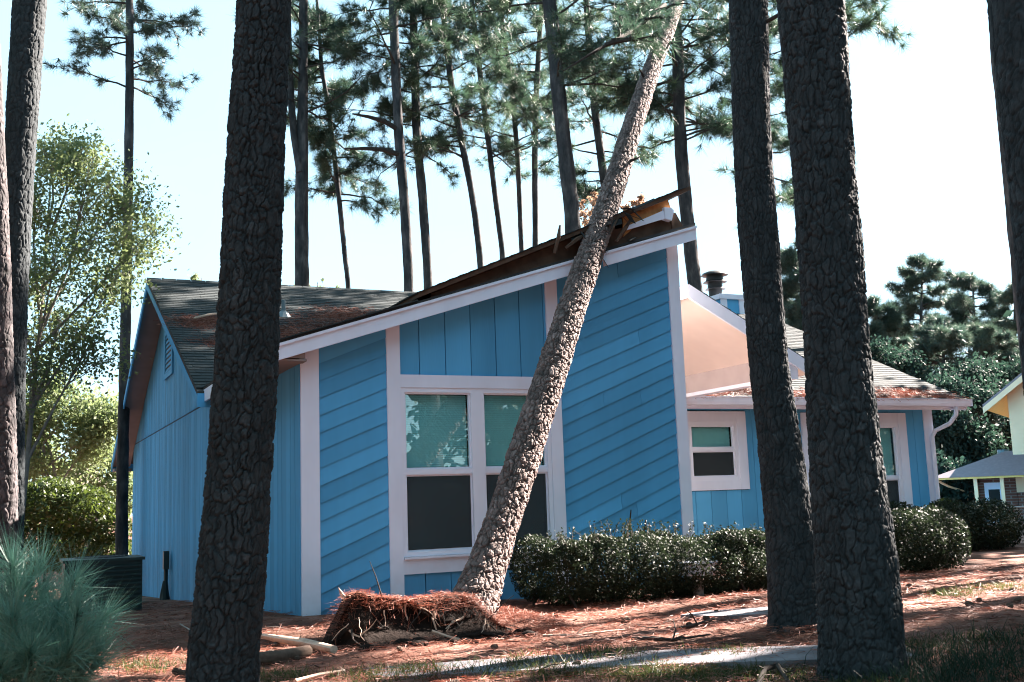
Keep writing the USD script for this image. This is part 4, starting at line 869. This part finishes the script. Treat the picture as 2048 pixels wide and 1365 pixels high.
# ------------------------------------------------------------------ the neighbour's house on the right
DN = 29.0
nb = at(2034, 985, DN); o_ = nb.copy(); o_[2] = float(gz(o_[0], o_[1]))
t = thing('neighbour_house', 'cream clapboard house with yellow soffit and brick ground floor at the right', 'house', None, o_); UsdGeom.Xformable(t).AddRotateZOp().Set(-57.0)
nw = lambda u, v, d: np.stack([u, -d, v], -1)
zl, ze = nb[2]-o_[2], float(at(2010, 788, DN)[2]-o_[2])
pitch = .75
gpoly = sg.Polygon([(0, zl), (7, zl), (7, ze), (3.5, ze+3.5*pitch), (0, ze)])
wall = MB().prism(gpoly, nw, -.15, -.001).build('wall', M['groove'], t)
z = zl
while z < ze+3.5*pitch:
    g = gpoly.intersection(sg.box(-.02, z, 7.02, z+.125))
    if g.area > .003: MB().prism(g, nw, 0, lambda u, v, z=z: .003+.018*(1-np.clip((v-z)/.125, 0, 1))).build('clapboard', M['cream'], wall)
    z += .12
MB().box(0.001, .15, .16, 9, zl, ze).build('wall', M['cream'], t)
for s, xa, xb in ((1, -.55, 3.5), (-1, 7.55, 3.5)):
    za, zb_ = ze-.55*pitch, ze+3.5*pitch
    f = lambda a0, a1, y0, y1, m, nme: MB().hexa([[xa, y0, za+a0], [xb, y0, zb_+a0], [xb, y1, zb_+a0], [xa, y1, za+a0]], [[xa, y0, za+a1], [xb, y0, zb_+a1], [xb, y1, zb_+a1], [xa, y1, za+a1]]).build(nme, m, t)
    f(.05, .12, -.62, 9, M['greyroof'], 'roof'); f(.0, .045, -.59, 9, M['yellow'], 'soffit'); f(-.12, .049, -.63, -.595, M['cream'], 'rake_board')
wn = MB().prism(sg.box(.42, ze-.95, 1.25, ze-.02), nw, .022, .06).build('window', M['white'], t)
MB().prism(sg.box(.50, ze-.87, 1.17, ze-.10), nw, .061, .064).build('pane', M['room'], wn)
MB().box(.02, 7, -.02, 6, -.9, zl-.001).build('brick_wall', M['brick'], t)
# low porch wing to the left
zp0 = float(at(1950, 958, DN)[2]-o_[2])
lx = -float(np.linalg.norm((at(2034, 955, DN)-at(1888, 955, DN))[:2]))
MB().hexa([[lx, -1.0, zp0], [.5, -1.0, zp0], [.5, 4, zp0], [lx, 4, zp0]], [[lx+.02, -1.0, zp0+.05], [.5, -1.0, zp0+.05], [.5, 4, zp0+.05], [lx+.02, 4, zp0+.05]]).build('porch_soffit', M['yellow'], t)
MB().hexa([[lx-.05, -1.05, zp0+.051], [.55, -1.05, zp0+.051], [.55, 4, zp0+.051], [lx-.05, 4, zp0+.051]], [[-.2, .2, zp0+.72], [.5, .2, zp0+.72], [.5, 3, zp0+.72], [-.2, 3, zp0+.72]]).build('porch_roof', M['greyroof'], t)
MB().box(lx+.75, .0, .02, 3.6, -.9, zp0-.001).build('brick_wall', M['brick'], t)
dr = MB().box(-.80, -.32, -.01, .018, .05, zp0-.12).build('door', M['white'], t); MB().box(-.70, -.42, -.02, -.011, .5, zp0-.3).build('door_pane', M['room'], dr)
for x in (-.93, -.28): MB().box(x, x+.09, -.85, -.76, -.5, zp0-.001).build('porch_post', M['cream'], t)
MB().tube([[lx+.1, -.9, zp0], [lx+.35, -.6, zp0-.18], [lx+.72, -.05, zp0-.35], [lx+.74, -.03, -.5]], .03, 6).build('downspout', M['cream'], t)
vv_ = at(1985, 908, DN)-o_; MB().tube([[-.35, .9, zp0+.5], [-.35, .9, zp0+.78]], .16, 10).build('roof_vent', M['galv'], t)
# chain link fence
f0, f1_ = at(1945, 1018, 20), at(2300, 1012, 20)
for p_ in (f0, f1_): p_[2] = 0
fdir = unit(f1_-f0); flen = float(np.linalg.norm(f1_-f0)); hF = float(at(1950, 1018, 20)[2])
o_ = f0.copy(); o_[2] = float(gz(f0[0], f0[1]))
t = thing('chain_link_fence', 'grey chain link fence in front of the brick neighbour', 'fence', None, o_); hF -= o_[2]
ln = lambda s, z: fdir*s+np.array([0, 0, z])
MB().tube([ln(0, hF), ln(flen, hF)], .022, 8).build('top_rail', M['fence'], t)
for s in (0, 1.9, 3.3): MB().tube([ln(s, -.1), ln(s, hF+.05)], .026, 8).build('post', M['fence'], t)
m_ = MB()
for s in np.arange(-1.0, flen, .075):
    for sg_ in (1, -1):
        a0, a1 = (s, s+hF) if sg_ > 0 else (s+hF, s)
        p0, p1 = (a0, .02), (a1, hF)
        if min(a0, a1) < 0 or max(a0, a1) > flen: continue
        m_.tube([ln(*p0), ln(*p1)], .0022, 3, False)
say(m_.build('wire_mesh', M['fence'], t), kind='stuff')

# ------------------------------------------------------------------ trees at the right background
def far_pine(label, px, dist, tip, bottom, wpx, seed, base_y=1000, nl=52, cm='needlesfar', taper=True):
    rr = np.random.default_rng(seed); b = gbase(px, dist); top_ = at(px, tip, dist); path = np.array([[*b, .17], [*(b+(top_-b)*.5+rr.normal(0, .15, 3)*[1, 1, 0]), .13], [*top_, .03]])
    z0 = float(at(px, bottom, dist)[2]); W_ = wpx*dist/FPX
    tr = thing('pine_tree', label, 'tree', 'pines beyond the right end of the house', b)
    MB().tube(path[:, :3], path[:, 3], 9).build('trunk', M['bark'], tr, 50, b)
    wood, need = pine_crown(path, rr, nl, W_, z0, float(top_[2])-.2, tuft=.40, needles=22, width=.022, twigs=13, limbr=.05)
    say(wood.build('limbs', M['twig'], tr, False, b), kind='stuff'); say(need.build('crown', M[cm], tr, False, b), kind='stuff')
for row in [('round crowned pine, tallest beyond the wing roof', 1845, 55, 512, 760, 75, 41), ('broad pine right of the tallest round crowned one', 1945, 52, 545, 800, 85, 42), ('dark pine beside the right frame edge', 2030, 50, 570, 830, 75, 43),
            ('pine crown seen between the two dark front trunks', 1590, 48, 490, 690, 65, 44), ('hazy pine just right of the thick front trunk', 1755, 52, 600, 800, 60, 45), ('dark lower pine behind the wing gutter', 1890, 46, 640, 900, 85, 46),
            ('lower pine left of the neighbour gable', 1975, 47, 650, 920, 85, 47), ('short pine between ridge and thick trunk', 1640, 47, 575, 720, 55, 48)]:
    far_pine(row[0], *row[1:5], row[5], row[6])
rf = np.random.default_rng(8)
for n_, (lab, px, d_, pts, nl) in enumerate([
    ('dark broadleaf tree right of the downspout', 1925, 36, [(1915, 870, 60, 0), (1960, 830, 60, 1), (1900, 800, 50, 1), (1940, 930, 50, 0), (1890, 930, 40, 0), (1870, 850, 50, 0), (1960, 900, 50, 0)], 26000),
    ('dense dark tree behind the porch of the neighbour', 1975, 40, [(1985, 800, 70, 0), (1990, 880, 60, 0), (1950, 790, 50, 1), (2040, 760, 60, 1)], 26000),
    ('pale edged tree behind the wing roof slope', 1780, 44, [(1770, 720, 40, 0), (1815, 745, 45, 0), (1850, 780, 50, 0), (1745, 730, 40, 0)], 9000),
    ('dark undergrowth tree beside the right wing corner', 1885, 30, [(1885, 1000, 40, 0), (1910, 960, 40, 0), (1935, 1000, 40, 0)], 9000)]):
    leafy_tree('broadleaf_tree', lab, gbase(px, d_), crown_px(pts, d_), rf, M['forest'], int(nl*1.0), .17, .14, spread=1.1, limbs_per=10)
# trees of the grove right of the picture, whose shadows cross the yard
for n_, (x, y, rad) in enumerate([(a_, b_+.143*(a_-1.5), c_) for a_, b_, c_ in [(8.6, -3.15, .15), (9.5, -5.0, .22), (13.5, -1.9, .2), (12.0, -4.05, .16), (17, -4.3, .22), (11.2, -2.55, .07)]]):
    pth = np.array([[x, y, -.1, rad*1.2], [x, y, 5, rad], [x+.2, y, 14, rad*.6], [x+.2, y+.1, 18, .04]])
    pine('pine_tree', ['pine of the grove right of the yard'][0], pth, crown=[dict(count=20, length=2.3, z0=10.5, z1=17.6, tuft=.3, needles=18, width=.016, twigs=7)], seed=60+n_, group='pines of the grove beyond the right frame edge')

# unseen wood added behind the viewpoint and left of it: it cuts sky light on the yard and stands in the window panes
rw = np.random.default_rng(21)
for n_, (x, y, h) in enumerate([(-30, -20, 15), (-24, -27, 17), (-17, -24, 14), (-11, -28, 19), (-5, -24, 18), (1, -29, 20), (6, -24, 18), (12, -28, 20), (18, -24, 18), (-8, -20, 15), (9, -20, 15), (24, -31, 16), (-26, -10, 14), (-22, 2, 15), (-28, 12, 16), (30, -24, 15), (-11.2, 0, 11), (-12.8, 6, 12), (-12, 13, 11), (-13, 2, 13), (-10, -4, 11), (-11.8, 3, 10), (-11, 9, 12), (-12, 16, 12), (-16, 6, 14), (-15, -3, 14), (-13, 23, 13), (-12, -14, 12)]):
    c_ = [[x+rw.normal(0, 1.6), y+rw.normal(0, 1.6), z_, rw.uniform(2.0, 2.9)] for z_ in (h*.22, h*.38, h*.5, h*.64, h*.78, h*.9)]
    leafy_tree('broadleaf_tree', 'unseen dark tree added behind the viewpoint to cut sky light' if y < -16 else 'unseen dark tree added left of the house to cut sky light', [x, y, -.1], c_, rw, M['forest'], 6500, .42, .22, spread=1.6, limbs_per=7, group='added trees behind the viewpoint, outside the frame' if y < -16 else 'added trees left of the house, outside the frame')

for n_, (x, y, h) in enumerate([(a_, b_+.143*(a_-1.5), c_) for a_, b_, c_ in [(12.5, -7.0, 10), (24, 1.9, 13), (17, -6.6, 12), (14.5, -10.5, 12), (21, -5.6, 14), (24, -10.5, 14), (9.5, -9.8, 9), (18, -13.5, 13), (28, -7.5, 16), (12, -15, 13)]]):
    c_ = [[x+rw.normal(0, 1.0), y+rw.normal(0, .7)-.4, z_, rw.uniform(1.6, 2.2)] for z_ in (h*.18, h*.32, h*.46, h*.6, h*.74, h*.88)]
    leafy_tree('broadleaf_tree', 'dense tree of the thicket right of the yard', [x, y, -.1], c_, rw, M['forest'], 7500, .34, .18, spread=1.6, limbs_per=7, group='thicket right of the yard, outside the frame')

# ------------------------------------------------------------------ litter
r = np.random.default_rng(33)
def scatter(n, x0, x1, y0, y1, lim=None):
    x, y = r.uniform(x0, x1, n), r.uniform(y0, y1, n)
    p = np.stack([x, y, gz(x, y)], 1); return p
def litter(n, box_, length, width):
    p = scatter(n, *box_); a = r.uniform(0, np.pi*2, n); d = np.stack([np.cos(a), np.sin(a), r.normal(0, .18, n)], 1); s = np.stack([-np.sin(a), np.cos(a), r.normal(0, .5, n)], 1)*width/2
    l = length*r.uniform(.4, 1.1, (n, 1)); c = p+[0, 0, .012]
    c[:, 2] += np.abs(r.normal(0, .012, n))
    return np.stack([c-d*l/2-s, c-d*l/2+s, c+d*l/2], 1).reshape(-1, 3), np.arange(n*3).reshape(-1, 3)
ms = MB()
for n_, bx, ln_, wd in ((52000, (-3.2, 4.6, -7.0, -.3), .17, .0045), (16000, (4.6, 10, -6.5, -.6), .17, .006), (6000, (-4, 0, 0, 8), .18, .007)):
    ms.add(*litter(n_, bx, ln_, wd))
def strawpath(n, x0, x1, y0, y1):
    p = np.stack([r.uniform(x0, x1, n), r.uniform(y0, y1, n), np.full(n, .034)], 1); m_ = meshkit.fbm(p*1.7, 3, 4) > r.uniform(.3, .75, n); p = p[m_]; n = len(p)
    a = r.uniform(0, 6.28, n); d = np.stack([np.cos(a), np.sin(a), r.normal(0, .04, n)], 1); s_ = np.stack([-np.sin(a), np.cos(a), r.normal(0, .4, n)], 1)*.0024; l = .15*r.uniform(.4, 1.1, (n, 1)); p[:, 2] += np.abs(r.normal(0, .006, n))
    return np.stack([p-d*l/2-s_, p-d*l/2+s_, p+d*l/2], 1).reshape(-1, 3), np.arange(n*3).reshape(-1, 3)
ms.add(*strawpath(9000, -.6, 3.6, -6.3, -4.0)); ms.add(*strawpath(9000, 2.7, 9.5, -4.8, -2.7))
say(ms.build('pine_straw', M['straw']), 'loose pine straw strewn across the front yard', 'pine straw', None, 'stuff')
# grass in loose patches
def tuft_grass(n, centres, spread, hgt, wid):
    c = centres[r.integers(0, len(centres), n)]+r.normal(0, 1, (n, 3))*[spread, spread, 0]; c[:, 2] = gz(c[:, 0], c[:, 1])-.01
    d = unit(r.normal(0, .45, (n, 3))*[1, 1, 0]+[0, 0, 1]); s = unit(np.cross(d, r.normal(0, 1, (n, 3))))*wid/2; h = hgt*r.uniform(.35, 1.15, (n, 1))
    m1 = c+d*h*.6; e = c+d*h+r.normal(0, .25, (n, 3))*h*[1, 1, .2]
    v = np.stack([c-s, c+s, m1+s*.7, m1-s*.7, e], 1).reshape(-1, 3); b = np.arange(n)[:, None]*5
    return v, np.concatenate([b+[0, 1, 2], b+[0, 2, 3], b+[3, 2, 4]], 0)
cs = np.array([onground(x, y) for x, y in [(1000, 1345), (1060, 1335), (1130, 1350), (1240, 1355), (1290, 1345), (1330, 1355), (1400, 1350), (1480, 1345), (1560, 1350), (760, 1360), (880, 1350), (560, 1360), (300, 1330), (1850, 1300), (1950, 1290), (1900, 1190), (2000, 1180), (1700, 1380), (1450, 1310), (1200, 1320)]])
say(MB().add(*tuft_grass(9000, cs, .16, .10, .006)).build('grass', M['grass']), 'thin dry grass tufts along the near edge of the yard', 'grass', None, 'stuff')
cs = np.array([onground(x, y) for x, y in [(1860, 1340), (1920, 1330), (1990, 1320), (2040, 1340), (1880, 1370), (1960, 1365), (1820, 1370), (2060, 1300)]])
say(MB().add(*tuft_grass(2600, cs, .25, .17, .006)).build('grass', M['darkgrass']), 'long dark green grass in the right foreground', 'grass', None, 'stuff')
# logs and fallen branches
def log(name, label, pts, rad, m, sub=0):
    pts = np.asarray(pts, float); o = pts[0].copy(); t = thing(name, label, 'branch', None, o)
    MB().tube(pts, rad, 9, True, .12).build('stem', m, t, 40, o)
    for k_ in range(sub):
        s = pts[r.integers(1, len(pts)-1)] if len(pts) > 2 else pts.mean(0); d = unit(r.normal(0, 1, 3)*[1, 1, .35]+[0, 0, .25]); l = r.uniform(.12, .35)
        MB().tube([s, s+d*l*.5+r.normal(0, .01, 3), s+d*l], [rad if np.isscalar(rad) else rad[1]*.5, .006, .003], 5).build('side_branch', m, t, 40, o)
g = lambda x, y, dz=.04: (lambda p: np.array([p[0], p[1], float(gz(p[0], p[1]))+dz]))(onground(x, y, .05))
log('fallen_branch', 'pale barkless branch lying left of the root plate', [g(518, 1272, .07), g(560, 1278, .07), g(610, 1284, .06), g(668, 1297, .05)], [.020, .034, .036, .032], M['deadwood'])
log('fallen_branch', 'short stout log below the pale branch', [g(505, 1318, .05), g(560, 1312, .05), g(615, 1300, .05)], [.05, .055, .045], M['midbark2'])
log('fallen_branch', 'thin grey stick crossing the shade at the left', [g(425, 1345, .03), g(470, 1310, .05), g(355, 1270, .05)][:2]+[g(360, 1268, .10)], [.012, .012, .006], M['greytwig'])
log('fallen_branch', 'long stick in the straw below the root plate', [g(590, 1362, .03), g(640, 1350, .03), g(690, 1344, .03)], [.014, .014, .008], M['deadwood'])
log('fallen_branch', 'dark forked twig in front of the hedge', [g(1265, 1272, .03), g(1290, 1275, .05), g(1345, 1272, .03), g(1420, 1262, .04)], [.016, .016, .012, .006], M['twig'], 5)
log('fallen_branch', 'dark stick beside the pale concrete walk', [g(1360, 1248, .03), g(1395, 1243, .04), g(1430, 1236, .05)], [.016, .016, .010], M['twig'], 3)
log('fallen_branch', 'long straight stick along the shaded hedge foot', [g(1085, 1262, .03), g(1150, 1258, .03), g(1250, 1250, .03)], [.010, .010, .006], M['deadwood'], 1)
log('fallen_branch', 'curled dark root on the near ground left of the thick trunk', [g(1515, 1352, .02), g(1530, 1338, .07), g(1555, 1334, .08), g(1580, 1350, .02)], [.014, .016, .015, .010], M['twig'], 2)
# small twigs, one mesh
tw = MB()
for k_ in range(420):
    p = scatter(1, -2.6, 9, -6.6, -.9)[0]+[0, 0, .015]; a = r.uniform(0, 6.28); l = r.uniform(.06, .28); d = np.array([math.cos(a), math.sin(a), r.normal(0, .1)])
    tw.tube([p, p+d*l*.5+r.normal(0, .012, 3), p+d*l], [.005, .004, .002], 4, False)
say(tw.build('twigs', M['twig']), 'small dark twigs scattered over the pine straw', 'twigs', None, 'stuff')
import trimesh
cn = MB(); ic = trimesh.creation.icosphere(2, 1.0); iv = np.asarray(ic.vertices); bumps = 1+.22*np.sin(np.arctan2(iv[:, 1], iv[:, 0])*8+iv[:, 2]*9)*np.sqrt(np.clip(1-iv[:, 2]**2, 0, 1))
for k_ in range(46):
    p = scatter(1, -1.8, 8, -5.6, -1.4)[0]+[0, 0, .03]; a, b = r.uniform(0, 6.28), r.uniform(1.2, 1.9); z_ = iv*bumps[:, None]*[.022, .022, .040]*r.uniform(.7, 1.2)
    z_ = np.stack([z_[:, 0], z_[:, 1]*math.cos(b)-z_[:, 2]*math.sin(b), z_[:, 1]*math.sin(b)+z_[:, 2]*math.cos(b)], 1)
    cn.add(np.stack([z_[:, 0]*math.cos(a)-z_[:, 1]*math.sin(a), z_[:, 0]*math.sin(a)+z_[:, 1]*math.cos(a), z_[:, 2]], 1)+p, ic.faces)
say(cn.build('pine_cones', M['midbark2']), 'brown pine cones scattered over the straw', 'pine cones', None, 'stuff')
# straw on the roofs
def roofstraw(label, spots, n, spread, parent=None):
    c = np.array([[x, y, 0] for x, y in spots])[r.integers(0, len(spots), n)]+r.normal(0, 1, (n, 3))*[spread[0], spread[1], 0]
    c = c[(c[:, 1] > EAVE_Y-.08) & (c[:, 1] < RIDGE_Y)]; n = len(c); c[:, 2] = zmain(c[:, 1])+.02+np.abs(r.normal(0, .018, n))
    a = r.uniform(0, 6.28, n); d = np.stack([np.cos(a), np.sin(a)*.9, np.sin(a)*.4+r.normal(0, .2, n)], 1); s = unit(np.cross(d, r.normal(0, 1, (n, 3))))*.004; l = r.uniform(.07, .2, (n, 1))
    v = np.stack([c-d*l/2-s, c-d*l/2+s, c+d*l/2], 1).reshape(-1, 3)
    say(MB().add(v, np.arange(n*3).reshape(-1, 3)).build('pine_straw', M['straw']), label, 'pine straw', None, 'stuff')
roofstraw('heap of rusty straw on the roof left of the nearest trunk', [(.2, 7.5), (.45, 7.4), (.1, 7.2), (.4, 6.2), (.6, 6.3), (.7, 7.3)], 4200, (.28, .14))
roofstraw('scattered straw on the shaded roof valley', [(1.6, 7.0), (2.2, 7.5), (2.7, 8.0), (3.0, 8.4), (1.3, 6.6)], 4200, (.38, .2))
roofstraw('rusty straw lying along the gutter and wing roof edge', [(x, 4.05+.15*math.sin(x*3)) for x in np.arange(7.6, 14.1, .25)]+[(12.4, 4.3), (12.9, 4.25), (13.3, 4.3), (11.6, 5.2), (12.2, 5.4)], 6500, (.25, .13))
a_, b_ = np.array([.02, 7.45, zmain(7.45)+.06]), np.array([.62, 7.85, zmain(7.85)+.07])
log('fallen_branch', 'pale stick lying on the left roof slope', [a_, (a_+b_)/2+[0, 0, .02], b_], [.02, .024, .015], M['deadwood'])
